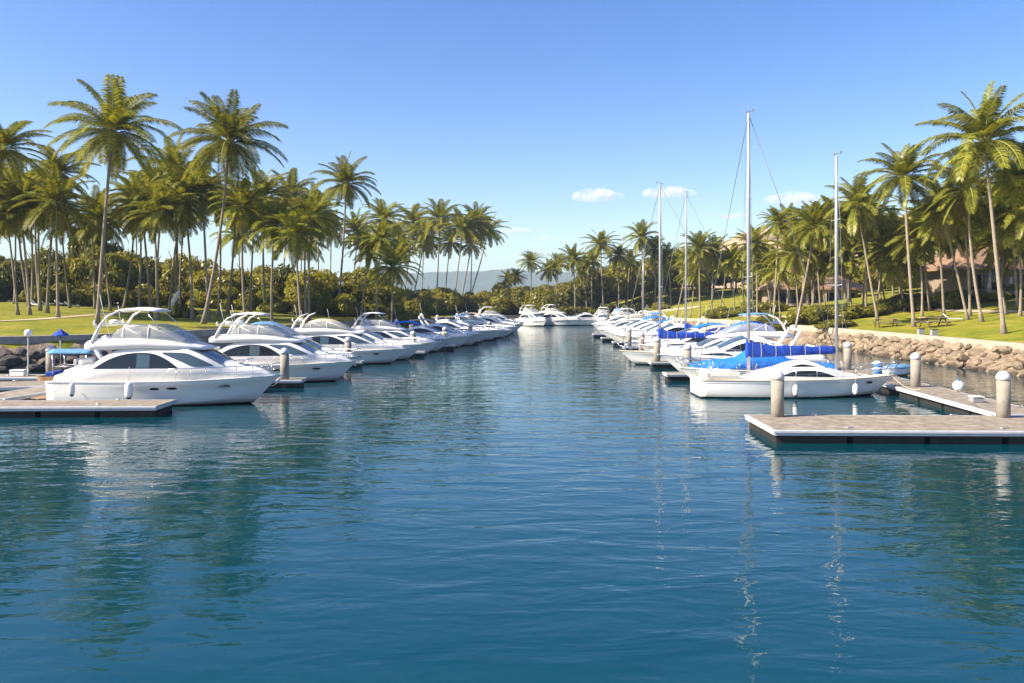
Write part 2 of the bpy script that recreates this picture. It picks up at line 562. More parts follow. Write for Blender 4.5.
def shore_sd(px, py):
    """distance to the shoreline, negative over water"""
    px = np.asarray(px, float); py = np.asarray(py, float)
    d = np.full(px.shape, 1e18)
    inside = np.zeros(px.shape, bool)
    n = len(SHORE)
    for i in range(n):
        ax, ay = SHORE[i]; bx, by = SHORE[(i + 1) % n]
        ex, ey = bx - ax, by - ay
        t = np.clip(((px - ax) * ex + (py - ay) * ey) / (ex * ex + ey * ey), 0, 1)
        d = np.minimum(d, (px - ax - t * ex) ** 2 + (py - ay - t * ey) ** 2)
        c = ((ay > py) != (by > py))
        with np.errstate(divide='ignore', invalid='ignore'):
            xi = ex * (py - ay) / (ey if ey != 0 else 1e-9) + ax
        inside ^= (c & (px < xi))
    d = np.sqrt(d)
    return np.where(inside, -d, d)


def sstep(a, b, x):
    t = np.clip((x - a) / (b - a), 0, 1)
    return t * t * (3 - 2 * t)


def ground_z(x, y):
    x = np.asarray(x, float); y = np.asarray(y, float)
    d = shore_sd(x, y)
    wr = sstep(2, 30, x)
    wf = sstep(130, 180, y) * (1 - sstep(24, 48, x))
    top = 2.45 * (1 - wr) + 1.95 * wr
    top = top * (1 - wf) + 1.5 * wf
    sl = 0.046 * (1 - wr) + 0.120 * wr
    sl = sl * (1 - wf) + 0.035 * wf
    e = np.maximum(d - 3.2, 0)
    rise = sl * np.minimum(e, 55) + 0.012 * np.clip(e - 55, 0, 400)
    bank = np.clip(d / 2.9, 0, 1)
    und = 0.18 * np.sin(x * .13 + 1.3) * np.sin(y * .11 + .4) * np.clip(e / 8, 0, 1)
    z = np.where(d > 0, bank * top + rise + und, np.maximum(d * 0.6, -3.0))
    return z


def gz(x, y):
    return float(ground_z(np.array([x]), np.array([y]))[0])


def axis(lo, hi, step, far, k=1.35):
    a = list(np.arange(lo, hi + 1e-6, step))
    s = step
    while a[-1] < far:
        s *= k; a.append(a[-1] + s)
    s = step
    while a[0] > -far:
        s *= k; a.insert(0, a[0] - s)
    return np.array(a)


def build_ground():
    xs = axis(-95, 110, 1.5, 4600)
    ys = axis(30, 235, 1.5, 4600)
    X, Y = np.meshgrid(xs, ys, indexing='ij')
    Z = ground_z(X, Y)
    nx, ny = len(xs), len(ys)
    vs = np.stack([X.ravel(), Y.ravel(), Z.ravel()], 1)
    idx = np.arange(nx * ny).reshape(nx, ny)
    q = np.stack([idx[:-1, :-1].ravel(), idx[1:, :-1].ravel(), idx[1:, 1:].ravel(), idx[:-1, 1:].ravel()], 1)
    cx = (X[:-1, :-1] + X[1:, 1:]).ravel() / 2; cy = (Y[:-1, :-1] + Y[1:, 1:]).ravel() / 2
    d = shore_sd(cx, cy)
    mi = np.where(d < 2.7, 1, np.where(d > 110, 2, 0))
    me = bpy.data.meshes.new('ground')
    me.from_pydata(vs.tolist(), [], q.tolist())
    for k in ('lawn', 'bank', 'scrub'):
        me.materials.append(M[k])
    me.polygons.foreach_set("material_index", mi.astype(np.int32))
    me.polygons.foreach_set("use_smooth", [True] * len(q))
    o = bpy.data.objects.new('ground', me)
    C.objects.link(o)
    tag(o, kind='structure')


build_ground()
mb = MB()
mb.grid(lambda u, v: (-300 + 420 * u, -260 + 435 * v, 0), 4, 4)
mb.build('water', M['water'], kind='structure')


def at(px, py, z):
    """world point at height z seen at picture position (px, py)"""
    D = (CAM_H - z) * FPX / (py - HOR)
    return Vector(((px - 512) * D / FPX, D, z))


def on_ground(px, py, dmin=52, dmax=260):
    """first point of the land along the sight line of (px, py)"""
    D = np.arange(dmin, dmax, 0.25)
    x = (px - 512) * D / FPX
    z = ground_z(x, D)
    ray = CAM_H - (py - HOR) * D / FPX
    ok = (z >= ray) & (shore_sd(x, D) > 3.5)
    i = int(np.argmax(ok)) if ok.any() else len(D) - 1
    return Vector((float(x[i]), float(D[i]), float(z[i])))


def at_depth(px, D):
    x = (px - 512) * D / FPX
    return Vector((x, D, gz(x, D)))


# hills and mountains ------------------------------------------------------------------
def vnoise(x, y, seed):
    rs = np.random.RandomState(seed)
    z = np.zeros_like(x)
    for k in range(5):
        for _ in range(3):
            a = rs.rand() * 2 * PI; f = 2 ** k
            z += np.sin(f * (x * math.cos(a) + y * math.sin(a)) + rs.rand() * 6.28) / (f ** 1.0)
    return z / 3.0


def heightfield(name, x0, x1, y0, y1, nx, ny, fn, m):
    xs = np.linspace(x0, x1, nx); ys = np.linspace(y0, y1, ny)
    X, Y = np.meshgrid(xs, ys, indexing='ij')
    Z = fn(X, Y)
    idx = np.arange(nx * ny).reshape(nx, ny)
    q = np.stack([idx[:-1, :-1].ravel(), idx[1:, :-1].ravel(), idx[1:, 1:].ravel(), idx[:-1, 1:].ravel()], 1)
    me = bpy.data.meshes.new(name)
    me.from_pydata(np.stack([X.ravel(), Y.ravel(), Z.ravel()], 1).tolist(), [], q.tolist())
    me.materials.append(m)
    me.polygons.foreach_set("use_smooth", [True] * len(q))
    o = bpy.data.objects.new(name, me)
    C.objects.link(o)
    return tag(o, kind='structure')


def hill_fn(X, Y):
    ridge = np.interp(X / 300.0 * 800 + 512, [470, 560, 600, 640, 690, 740, 780, 815, 860, 930, 1010, 1120, 1300, 1600],
                      [4, 12, 17, 21, 25, 29, 33, 32.0, 31, 39, 43, 45, 40, 10])
    prof = np.exp(-((Y - 320) / np.where(Y < 320, 75, 140)) ** 2)
    n = vnoise(X * .045, Y * .045, 3)
    return ridge * prof * (1 + .10 * n) + 1.6 * vnoise(X * .22, Y * .22, 5) * prof - 2


heightfield('hills', -40, 420, 190, 620, 220, 120, hill_fn, M['rockhill'])


def mtn_fn(X, Y):
    px = X / 3200.0 * 800 + 512
    ridge = np.interp(px, [-400, 0, 200, 330, 380, 420, 455, 490, 515, 540, 565, 600, 635, 680, 760, 900, 1100, 1500],
                      [60, 90, 110, 95, 100, 112, 122, 130, 134, 122, 112, 142, 160, 170, 150, 120, 120, 60])
    prof = np.exp(-((Y - 3200) / np.where(Y < 3200, 420, 500)) ** 2)
    n = vnoise(X * .006, Y * .006, 11)
    return ridge * prof * (1 + .08 * n) + 5 * vnoise(X * .03, Y * .03, 12) * prof - 6


heightfield('mountains', -3600, 3600, 2300, 4400, 320, 70, mtn_fn, M['mountain'])

# haze: one even volume around everything -----------------------------------------------
mb = MB()
mb.box((0, 0, 108), (9900, 9900, 224))
m, nt, N, L = new_mat('haze_air')
out = N.new("ShaderNodeOutputMaterial"); pv = N.new("ShaderNodeVolumePrincipled")
pv.inputs["Color"].default_value = (0.58, 0.77, 1.0, 1)
pv.inputs["Density"].default_value = 0.00015
pv.inputs["Anisotropy"].default_value = 0.0
L.new(pv.outputs[0], out.inputs["Volume"])
mb.build('haze', m, kind='stuff')


# clouds beyond the haze -------------------------------------------------------------------
def cloud_mat():
    m, nt, N, L = new_mat('cloud_vapour')
    out = N.new("ShaderNodeOutputMaterial"); pv = N.new("ShaderNodeVolumePrincipled")
    pv.inputs["Color"].default_value = (1, 1, 1, 1)
    pv.inputs["Anisotropy"].default_value = 0.2
    tc = N.new("ShaderNodeTexCoord")
    n = N.new("ShaderNodeTexNoise"); n.inputs["Scale"].default_value = 0.013; n.inputs["Detail"].default_value = 5; n.inputs["Roughness"].default_value = .6
    L.new(tc.outputs["Object"], n.inputs["Vector"])
    mr = N.new("ShaderNodeMapRange")
    mr.inputs[1].default_value = 0.44; mr.inputs[2].default_value = 0.72
    mr.inputs[3].default_value = 0.0; mr.inputs[4].default_value = 0.016
    L.new(n.outputs[0], mr.inputs[0]); L.new(mr.outputs[0], pv.inputs["Density"])
    L.new(pv.outputs[0], out.inputs["Volume"])
    return m


M['cloud'] = cloud_mat()


def cloud(px, py, w, h, label, seed):
    D = 6500.0
    r = random.Random(seed)
    W, H = w * D / FPX, h * D / FPX
    mb = MB()
    n1, n2 = 28, 14

    def fn(u, v):
        a, b = 2 * PI * u, PI * (v - .5)
        x, y, z = math.cos(a) * math.cos(b), math.sin(a) * math.cos(b), math.sin(b)
        k = 1 + .16 * math.sin(3 * a + seed) * math.cos(2 * b) + .10 * math.sin(7 * a + 2 * seed) * math.sin(3 * b + seed)
        if z < 0: z *= .55
        return (x * W / 2 * k, y * W * .35 * k, z * H * .6 * k)
    mb.grid(fn, n1, n2)
    o = mb.build('cloud', M['cloud'], loc=((px - 512) * D / FPX, D, CAM_H + (HOR - py) * D / FPX), recalc=True)
    tag(o, label, 'cloud', 'small white clouds low in the sky')


cloud(595, 197, 52, 14, 'small bright white cloud left of the pair of masts', 1)
cloud(666, 194, 54, 12, 'thin white cloud behind the tops of two middle sailboat masts', 2)
cloud(793, 201, 52, 16, 'soft white cloud right of the tallest mast', 4)
cloud(512, 231, 34, 6, 'faint wisp of cloud right of the left palm row', 8)
cloud(541, 238, 22, 5, 'tiny wisp of cloud above the far left hills', 9)
cloud(732, 217, 32, 7, 'faint wisp of cloud left of the tallest mast', 6)


# ------------------------------------------------------------------ banks: coping walls and boulders
def shore_offset(i0, i1, off, step=1.5):
    """points along SHORE[i0..i1], moved off metres inland"""
    P = [Vector((*SHORE[i], 0)) for i in range(i0, i1 + 1)]
    out = []
    for i in range(len(P) - 1):
        n = max(1, int((P[i + 1] - P[i]).length / step))
        for k in range(n):
            out.append(P[i].lerp(P[i + 1], k / n))
    out.append(P[-1])
    # smooth
    for _ in range(6):
        out = [out[0]] + [(out[i - 1] + out[i] * 2 + out[i + 1]) / 4 for i in range(1, len(out) - 1)] + [out[-1]]
    res = []
    for i, p in enumerate(out):
        t = (out[min(i + 1, len(out) - 1)] - out[max(i - 1, 0)]).normalized()
        nrm = Vector((t.y, -t.x, 0))       # shore runs counter-clockwise round the water: land is on the right
        res.append((p + nrm * off, nrm))
    return res


def coping(name, i0, i1, zt, m, w, dep, label):
    mb = MB()
    rings = []
    for p, n in shore_offset(i0, i1, 2.75):
        a, b = p - n * w / 2, p + n * w / 2
        z = zt(p)
        rings.append([(a.x, a.y, z - dep), (a.x, a.y, z - .03), (a.x + n.x * .03, a.y + n.y * .03, z), (b.x, b.y, z), (b.x, b.y, z - dep)])
    mb.loft(rings, closed=True, caps=True)
    o = mb.build(name, m, recalc=True)
    tag(o, label, 'seawall')
    return o


coping('seawall', 2, 11, lambda p: 2.12 - .45 * float(sstep(125, 165, p.y)), M['coping'], 1.0, 0.8, 'pale concrete coping wall along the top of the right rock bank')
coping('seawall', 14, 24, lambda p: 2.62 - .8 * float(sstep(90, 150, p.y)), M['coping_grey'], 0.7, 1.0, 'grey coping wall above dark rocks along the left bank')
coping('seawall', 11, 14, lambda p: 1.66, M['coping_grey'], 0.7, 1.0, 'low grey wall closing the far end of the basin')


def ico(sub=2):
    import bmesh
    bm = bmesh.new()
    bmesh.ops.create_icosphere(bm, subdivisions=sub, radius=1)
    v = [tuple(x.co) for x in bm.verts]; f = [tuple(q.index for q in p.verts) for p in bm.faces]
    bm.free()
    return v, f


ICO_V, ICO_F = ico(2)


def boulder_mesh(seed, m):
    r = np.random.RandomState(seed)
    v = np.array(ICO_V)
    cuts = r.randn(11, 3); cuts /= np.linalg.norm(cuts, axis=1)[:, None]
    lim = .62 + .25 * r.rand(11)
    for c, l in zip(cuts, lim):
        d = v @ c
        ex = np.maximum(d - l, 0)
        v = v - ex[:, None] * c * .92
    v *= np.array([1.25, .95, .75])
    v += r.randn(*v.shape) * .025
    me = bpy.data.meshes.new('boulder')
    me.from_pydata(v.tolist(), [], ICO_F)
    me.materials.append(m)
    return me


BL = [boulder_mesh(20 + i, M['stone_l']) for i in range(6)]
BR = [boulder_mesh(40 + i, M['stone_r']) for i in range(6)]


def boulders(i0, i1, keep, meshes, label, group, topz, dens, limit, big=1.0):
    r = random.Random(i0)
    n = 0
    for row, (off, zf) in enumerate(((0.1, .0), (0.8, .30), (1.5, .55), (2.1, .8))):
        acc = r.random()
        pts = shore_offset(i0, i1, off, 0.4)
        for k in range(1, len(pts)):
            acc += (pts[k][0] - pts[k - 1][0]).length * dens
            p, nr = pts[k]
            if acc < 1 or not keep(p):
                if not keep(p): acc = min(acc, 1)
                continue
            acc -= 1 + r.uniform(-.25, .25)
            if n >= limit: return
            s = r.uniform(.30, .68) * big
            o = bpy.data.objects.new('boulder', r.choice(meshes))
            z = topz * zf + r.uniform(-.15, .15)
            o.location = (p.x + r.uniform(-.2, .2), p.y + r.uniform(-.2, .2), z)
            o.rotation_euler = (r.uniform(-.5, .5), r.uniform(-.5, .5), r.uniform(0, 6.28))
            o.scale = (s, s * r.uniform(.8, 1.1), s * r.uniform(.8, 1.1))
            C.objects.link(o)
            tag(o, label, 'boulder', group)
            n += 1


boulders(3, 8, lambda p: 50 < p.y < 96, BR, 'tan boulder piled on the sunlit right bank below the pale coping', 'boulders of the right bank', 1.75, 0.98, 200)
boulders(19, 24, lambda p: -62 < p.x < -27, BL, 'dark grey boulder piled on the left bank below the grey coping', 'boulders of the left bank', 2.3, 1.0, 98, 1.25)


# ------------------------------------------------------------------ paths
def drape(name, pts, width, m, lift=0.05):
    P = []
    for i in range(len(pts) - 1):
        a, b = Vector(pts[i]), Vector(pts[i + 1])
        n = max(1, int((b - a).length / 1.0))
        for k in range(n): P.append(a.lerp(b, k / n))
    P.append(Vector(pts[-1]))
    for _ in range(8):
        P = [P[0]] + [(P[i - 1] + P[i] * 2 + P[i + 1]) / 4 for i in range(1, len(P) - 1)] + [P[-1]]
    mb = MB()
    vs, fs = [], []
    W = 5
    for i, p in enumerate(P):
        t = (P[min(i + 1, len(P) - 1)] - P[max(i - 1, 0)]).normalized()
        nr = Vector((t.y, -t.x))
        for k in range(W):
            q = p + nr * width * (k / (W - 1) - .5)
            vs.append((q.x, q.y, gz(q.x, q.y) + lift))
    for i in range(len(P) - 1):
        for k in range(W - 1):
            fs.append((i * W + k, i * W + k + 1, (i + 1) * W + k + 1, (i + 1) * W + k))
    mb.add(vs, fs, smooth=True)
    return mb.build(name, m, kind='structure')


def g2(px, py):
    v = on_ground(px, py); return (v.x, v.y)


drape('path', [g2(1060, 312), g2(990, 312), g2(930, 309), g2(890, 312), g2(850, 317), g2(800, 318), g2(740, 316)], 1.8, M['pathm'])
drape('path', [(-9, 196), (5, 199), (20, 199), (33, 193), (43, 184)], 3.6, M['pathm'])
drape('path', [g2(-40, 323), g2(20, 321), g2(80, 316), g2(130, 312)], 1.2, M['pathm'])
drape('path', [g2(85, 303), g2(115, 301.5), g2(150, 302.5)], 5.0, M['pathm'])


# ------------------------------------------------------------------ palms
def frond(mb, az, e0, L, droop, r, mi=0, nl=58, tilt=0.0):
    ns = 12
    p = Vector((math.cos(az) * .12, math.sin(az) * .12, 0))
    ca, sa = math.cos(az), math.sin(az)
    pts, dirs = [p.copy()], []
    sway = r.uniform(-.25, .25)
    for i in range(ns):
        s = (i + .5) / ns
        e = e0 - droop * s ** 1.25
        a = az + sway * s
        d = Vector((math.cos(a) * math.cos(e), math.sin(a) * math.cos(e), math.sin(e)))
        dirs.append(d)
        p = p + d * (L / ns)
        pts.append(p.copy())
    dirs.append(dirs[-1])
    mb.tube(pts, [.055 * (1 - .85 * i / ns) for i in range(ns + 1)], n=3, mi=1, caps=False)
    side0 = Vector((-sa, ca, 0))
    for sg in (-1, 1):
        for k in range(nl):
            s = .10 + .90 * (k + r.uniform(-.3, .3)) / nl
            f = s * ns
            i = min(int(f), ns - 1)
            q = pts[i].lerp(pts[i + 1], f - i)
            d = dirs[i]
            up = side0.cross(d) * -1
            if up.z < 0 and abs(e0) < 1.2: up = up * 1
            ln = L * .235 * (math.sin(PI * min(1, .16 + .80 * s)) ** .55) * r.uniform(.85, 1.1)
            lift = .28 + tilt + r.uniform(-.12, .12)
            v1 = (side0 * sg * .80 + d * (.42 + .35 * s) + up * lift * .5).normalized()
            v2 = (v1 + Vector((0, 0, -.55 - .35 * r.random()))).normalized()
            w = d * (.034 + .016 * r.random()) * L / 4.5
            a, b = q, q + v1 * ln * .5
            c = b + v2 * ln * .5
            mb.add([a - w * .6, a + w * .6, b + w, b - w, c], [(0, 1, 2, 3), (3, 2, 4)], mi, False)


def crown_mesh(seed, nf=36, L=4.35):
    r = random.Random(seed)
    mb = MB()
    for k in range(nf):
        t = (k + .5) / nf
        az = k * 2.39996 + r.uniform(-.25, .25)
        e0 = R(88 - 130 * t ** .95 + r.uniform(-9, 9))
        droop = R(26 + 40 * math.sin(PI * min(1, t * .9 + .1)) + r.uniform(-10, 12))
        frond(mb, az, e0, L * (.70 + .38 * math.sin(PI * min(1, t * .8 + .12))) * r.uniform(.9, 1.08), droop, r)
    for k in range(r.choice((1, 2, 3, 4))):
        frond(mb, r.uniform(0, 6.28), R(r.uniform(-70, -45)), L * .7, R(35), r, mi=2, nl=22)
    mb.lathe([(.10, -.75), (.17, -.5), (.26, -.15), (.24, .15), (.10, .55)], n=8, mi=3)
    return mb


CROWNS = []
_keep = []
for i in range(7):
    me_o = crown_mesh(100 + i).build('crown', [M['frond'], M['rachis'], M['dead'], M['boss']])
    CROWNS.append(me_o.data)
    bpy.data.objects.remove(me_o)
mbn = MB()
rr = random.Random(5)
for k in range(7):
    a = k * .9
    v = np.array(ICO_V) * np.array([.13, .13, .16]) + np.array([math.cos(a) * .28, math.sin(a) * .28, -.35 - .2 * rr.random()])
    mbn.add(v.tolist(), ICO_F, 0, True)
_o = mbn.build('coconuts', M['nut']); NUTS = _o.data; bpy.data.objects.remove(_o)


def palm(base, top, rad, label, group=None, rbase=None, seed=0, nuts=False):
    r = random.Random(seed)
    root = empty('coconut_palm', base, 0, label, 'palm tree', group)
    d = top - base
    H = d.z
    rb = rbase or (0.085 + 0.0055 * H)
    mb = MB()
    pts, rad_l = [], []
    n = 14
    bx, by = r.uniform(-.25, .25), r.uniform(-.25, .25)
    for i in range(n + 1):
        t = i / n
        k = t ** 1.35 * .55 + t * .45           # leaning low, straightening upward
        kk = t + (k - t) * -.5
        pts.append((d.x * kk + bx * math.sin(PI * t), d.y * kk + by * math.sin(PI * t), H * t - (.25 if i == 0 else 0)))
        rad_l.append(rb * (1.45 if i == 0 else 1) * (1 + .40 * math.exp(-t * H / .6)) * (1 - .36 * t))
    mb.tube(pts, rad_l, n=9)
    mb.build('trunk', M['bark'], root)
    s = rad / 4.3
    c = bpy.data.objects.new('crown', CROWNS[seed % len(CROWNS)])
    C.objects.link(c); c.parent = root
    c.location = (d.x, d.y, H + .3 * s)
    c.rotation_euler = (r.uniform(-.12, .12), r.uniform(-.12, .12), r.uniform(0, 6.28))
    c.scale = (s, s, s * r.uniform(.95, 1.1))
    if nuts:
        q = bpy.data.objects.new('coconuts', NUTS)
        C.objects.link(q); q.parent = root
        q.location = (d.x, d.y, H + .25 * s); q.scale = (s * 1.1,) * 3
    return root


def palm_px(bx, by, cx, cy, rpx, label, group=None, D=None, seed=None):
    base = at_depth(bx, D) if D else on_ground(bx, by)
    r = random.Random(int(bx * 7 + cy))
    Dt = base.y + r.uniform(-.8, .8)
    top = Vector(((cx - 512) * Dt / FPX, Dt, CAM_H + (HOR - cy) * Dt / FPX))
    return palm(base, top, rpx * base.y / FPX, label, group, seed=seed if seed is not None else int(bx + cx + cy), nuts=base.y < 110)


palm_px(97, 327, 112, 136, 60, 'tallest coconut palm at far left standing close behind the seawall, leaning right', seed=1)
palm_px(203, 324, 229, 146, 55, 'tall coconut palm leaning right over the lawn behind the second motor yacht', seed=2)
palm_px(-10, 322, 2, 152, 46, 'palm cut by the left edge of the picture with drooping fronds', seed=3)
palm_px(47, 313, 58, 176, 36, 'palm with straight trunk between the left edge and the tallest left palm', seed=4)
palm_px(30, 315, 20, 206, 40, 'lower full crowned palm near the left picture edge', seed=5)
palm_px(175, 312, 176, 177, 44, 'palm with bushy crown just left of the leaning tall left palm', seed=6)
palm_px(157, 308, 152, 194, 36, 'medium palm behind and left of the bushy crowned palm', seed=0)
palm_px(136, 304, 135, 206, 34, 'slim palm right of the tallest left palm', seed=2)
palm_px(265, 312, 264, 199, 36, 'upright palm just right of the leaning tall left palm', seed=4)
palm_px(281, 309, 289, 201, 34, 'upright palm crowding the upright one beside the leaning tall palm', seed=1)
palm_px(337, 315, 346, 186, 34, 'tall palm above the third motor yacht with a high round crown', seed=6)
palm_px(318, 309, 318, 214, 32, 'palm just left of the tall one above the third motor yacht', seed=5)
palm_px(374, 313, 384, 221, 27, 'palm right of the tall one above the third motor yacht', seed=3)
palm_px(240, 306, 238, 238, 28, 'short palm under the leaning tall left palm crown', seed=0)
G1 = 'palms of the middle left row'
for bx, by, cx, cy, rp in ((403, 307, 413, 224, 25), (411, 308, 426, 236, 22), (436, 310, 440, 221, 26), (452, 312, 463, 229, 25), (459, 311, 476, 224, 24), (466, 309, 488, 233, 22), (421, 307, 424, 246, 20), (390, 308, 398, 240, 22), (444, 307, 450, 244, 20), (470, 307, 472, 246, 18)):
    palm_px(bx, by, cx, cy, rp, 'slender palm with small crown in the middle row behind the left yachts', G1)
# grove fillers on the left
G2 = 'palms of the left grove'
r = random.Random(21)
for i in range(34):
    px = r.uniform(-40, 395)
    D = r.uniform(86, 122) if px < 320 else r.uniform(106, 128)
    b = at_depth(px, D)
    H = r.uniform(7.5, 13.5) + (2.2 if px < 320 else 0.0)
    t = b + Vector((r.uniform(-1.2, 1.6), r.uniform(-1, 1), H))
    palm(b, t, r.uniform(3.6, 4.7), 'slender palm crowded into the grove behind the left lawn', G2, seed=r.randint(0, 6) + 7 * r.randint(0, 90))
for bx, by, cx, cy, rp in ((300, 311, 303, 224, 28), (328, 308, 331, 232, 26), (352, 311, 358, 234, 25), (364, 309, 366, 246, 22), (310, 307, 307, 246, 24), (394, 309, 402, 252, 20)):
    palm_px(bx, by, cx, cy, rp, 'mid height palm standing above the third and fourth left yachts', 'palms above the third and fourth left yachts')
for cx, cy, bx, D in ((938, 226, 944, 96), (962, 214, 970, 92), (996, 206, 1006, 88), (1016, 226, 1020, 84), (1034, 208, 1040, 80), (1004, 246, 1000, 98), (918, 242, 922, 100)):
    palm_px(bx, 0, cx, cy, 4.5 * FPX / D, 'palm of the full cluster around the tallest right palm', 'palms clustered round the tallest right palm', D=D)
# far middle palms
palm_px(533, 306, 531, 263, 15, 'small far palm left of the gap in the trees', D=195, seed=3)
palm_px(604, 309, 601, 247, 21, 'far palm with round crown standing left of the two middle masts', D=196, seed=4)
palm_px(642, 309, 642, 239, 21, 'far palm just left of the taller middle mast', D=196, seed=5)
palm_px(575, 306, 573, 261, 18, 'far palm leaning beside the round crowned one', D=190, seed=2)
G3 = 'palms behind the far end of the basin'
for cx, cy, rp, D in ((516, 278, 9, 220), (558, 266, 12, 200), (549, 272, 11, 205), (584, 268, 12, 205), (619, 257, 13, 198), (630, 262, 12, 205), (655, 251, 14, 200), (668, 258, 13, 198), (508, 280, 9, 225), (592, 262, 12, 200)):
    palm_px(cx + (cx % 3 - 1) * 3, 0, cx, cy, rp * 1.3, 'small palm in the far clump behind the end of the basin', G3, D=D)
# right bank
palm_px(1004, 334, 985, 146, 64, 'tallest coconut palm at far right leaning left over the lawn', seed=6)
palm_px(914, 327, 904, 180, 44, 'tall palm with straight trunk at right of the picnic benches', seed=4)
palm_px(982, 322, 968, 192, 46, 'palm just left of and behind the tallest right palm', seed=1)
palm_px(968, 320, 943, 214, 38, 'palm leaning left between the two tall right palms', seed=2)
palm_px(1030, 326, 1026, 182, 46, 'palm cut by the right edge of the picture', seed=3)
palm_px(878, 320, 858, 208, 38, 'palm leaning left behind the slimmer rear mast', seed=5)
palm_px(786, 335, 814, 230, 33, 'pale trunked palm leaning strongly right behind the blue sail cover', D=92, seed=0)
palm_px(866, 316, 868, 222, 34, 'palm next to the leaning one behind the slimmer rear mast', seed=3)
G4 = 'palms behind the right bank'
for bx, cx, cy, rp, D in ((700, 699, 251, 22, 150), (712, 714, 256, 20, 155), (676, 688, 262, 17, 165), (735, 733, 262, 19, 150), (757, 755, 247, 24, 135), (771, 762, 262, 19, 140), (800, 804, 244, 27, 120),
                          (838, 836, 226, 31, 105), (852, 848, 244, 26, 118), (894, 890, 238, 27, 112), (930, 924, 236, 30, 105), (948, 956, 236, 30, 108), (1000, 1006, 228, 34, 100), (1018, 1010, 206, 38, 96), (886, 879, 258, 24, 125), (826, 822, 252, 24, 122),
                          (720, 726, 268, 16, 175), (745, 741, 268, 16, 170), (660, 664, 268, 14, 200), (846, 846, 262, 26, 118), (905, 900, 262, 30, 108), (1030, 1026, 248, 36, 100), (780, 778, 272, 22, 130), (690, 694, 276, 16, 158), (812, 815, 266, 24, 122)):
    palm_px(bx, 0, cx, cy, rp * 1.12, 'slender palm in the grove on the slope behind the right bank', G4, D=D)


r = random.Random(77)
for i in range(22):
    px = 770 + 265 * i / 21 + r.uniform(-5, 5)
    D = r.uniform(112, 150)
    b = at_depth(px, D)
    cy = r.uniform(214, 258) - (14 if px > 930 else 0)
    t = Vector((b.x + r.uniform(-1.2, 1.2), b.y, CAM_H + (HOR - cy) * D / FPX))
    palm(b, t, r.uniform(3.5, 4.4), 'slender palm in the grove on the slope behind the right bank', G4, seed=r.randint(0, 600))
# ------------------------------------------------------------------ shrubs and trees
def leaf_cloud(seed, lobes, leaf, n, squash=1.0, flat=False):
    """many small leaf blades spread over uneven lobes; unit crown about 1 m in radius"""
    r = np.random.RandomState(seed)
    mb = MB()
    cs, rs = [], []
    for k in range(lobes):
        a = r.rand() * 2 * PI; d = .72 * math.sqrt(r.rand()); 
        cs.append((math.cos(a) * d, math.sin(a) * d, (.25 + .75 * r.rand() * (1 - .5 * d)) * squash)); rs.append(.24 + .24 * r.rand())
    cs = np.array(cs); rs = np.array(rs)
    pick = r.choice(lobes, n, p=rs ** 2 / (rs ** 2).sum())
    dirs = r.randn(n, 3); dirs /= np.linalg.norm(dirs, axis=1)[:, None]
    rad = rs[pick] * (.70 + .36 * r.rand(n)) 
    p = cs[pick] + dirs * rad[:, None] * np.array([1, 1, .8 * squash])
    p[:, 2] = np.maximum(p[:, 2], .03 * r.rand(n))
    nrm = dirs + r.randn(n, 3) * .55 + np.array([0, 0, .3]); nrm /= np.linalg.norm(nrm, axis=1)[:, None]
    u = np.cross(nrm, r.randn(n, 3)); u /= np.linalg.norm(u, axis=1)[:, None]
    w = np.cross(nrm, u)
    s = leaf * (.6 + .8 * r.rand(n))[:, None]
    V = np.stack([p - u * s, p + w * s * .5, p + u * s, p - w * s * .5], 1).reshape(-1, 3)
    F = np.arange(4 * n).reshape(n, 4)
    me = bpy.data.meshes.new('foliage')
    me.from_pydata(V.tolist(), [], F.tolist())
    return me


def with_mat(me, m):
    q = me.copy(); q.materials.append(m); return q


_sh = [leaf_cloud(300 + i, 9, .085, 3400, .8) for i in range(3)]
_tr = [leaf_cloud(320 + i, 16, .062, 5200, .85) for i in range(4)]
FOL = {('s', k): [with_mat(x, M[m]) for x in _sh] for k, m in (('d', 'leaf_dark'), ('m', 'leaf_mid'), ('l', 'leaf_light'))}
FOL.update({('t', k): [with_mat(x, M[m]) for x in _tr] for k, m in (('d', 'leaf_dark'), ('m', 'leaf_mid'), ('l', 'leaf_light'))})


def stem_mesh(n, h, sp, rad, seed):
    r = random.Random(seed)
    mb = MB()
    for k in range(n):
        a = 2 * PI * k / n + r.random()
        mb.tube([(0, 0, -.1), (math.cos(a) * sp * .3, math.sin(a) * sp * .3, h * .5), (math.cos(a) * sp, math.sin(a) * sp, h)], [rad, rad * .7, rad * .3], n=6)
    return mb


_so = stem_mesh(4, .7, .35, .05, 1).build('stem', M['treebark']); STEM = _so.data; bpy.data.objects.remove(_so)


def trunk_mesh(seed):
    r = random.Random(seed)
    mb = MB()
    mb.tube([(0, 0, -.08), (.02, .01, .2), (0, .03, .5)], [.065, .05, .045], n=8)
    for k in range(6):
        a = k * 1.05 + r.random() * .6
        mb.tube([(0, .02, .38 + .03 * k), (math.cos(a) * .25, math.sin(a) * .25, .62 + .05 * r.random()), (math.cos(a) * .55, math.sin(a) * .55, .85 + .25 * r.random())], [.03, .022, .008], n=6)
    return mb


TRUNKS = []
for i in range(3):
    _o = trunk_mesh(60 + i).build('trunk', M['treebark']); TRUNKS.append(_o.data); bpy.data.objects.remove(_o)


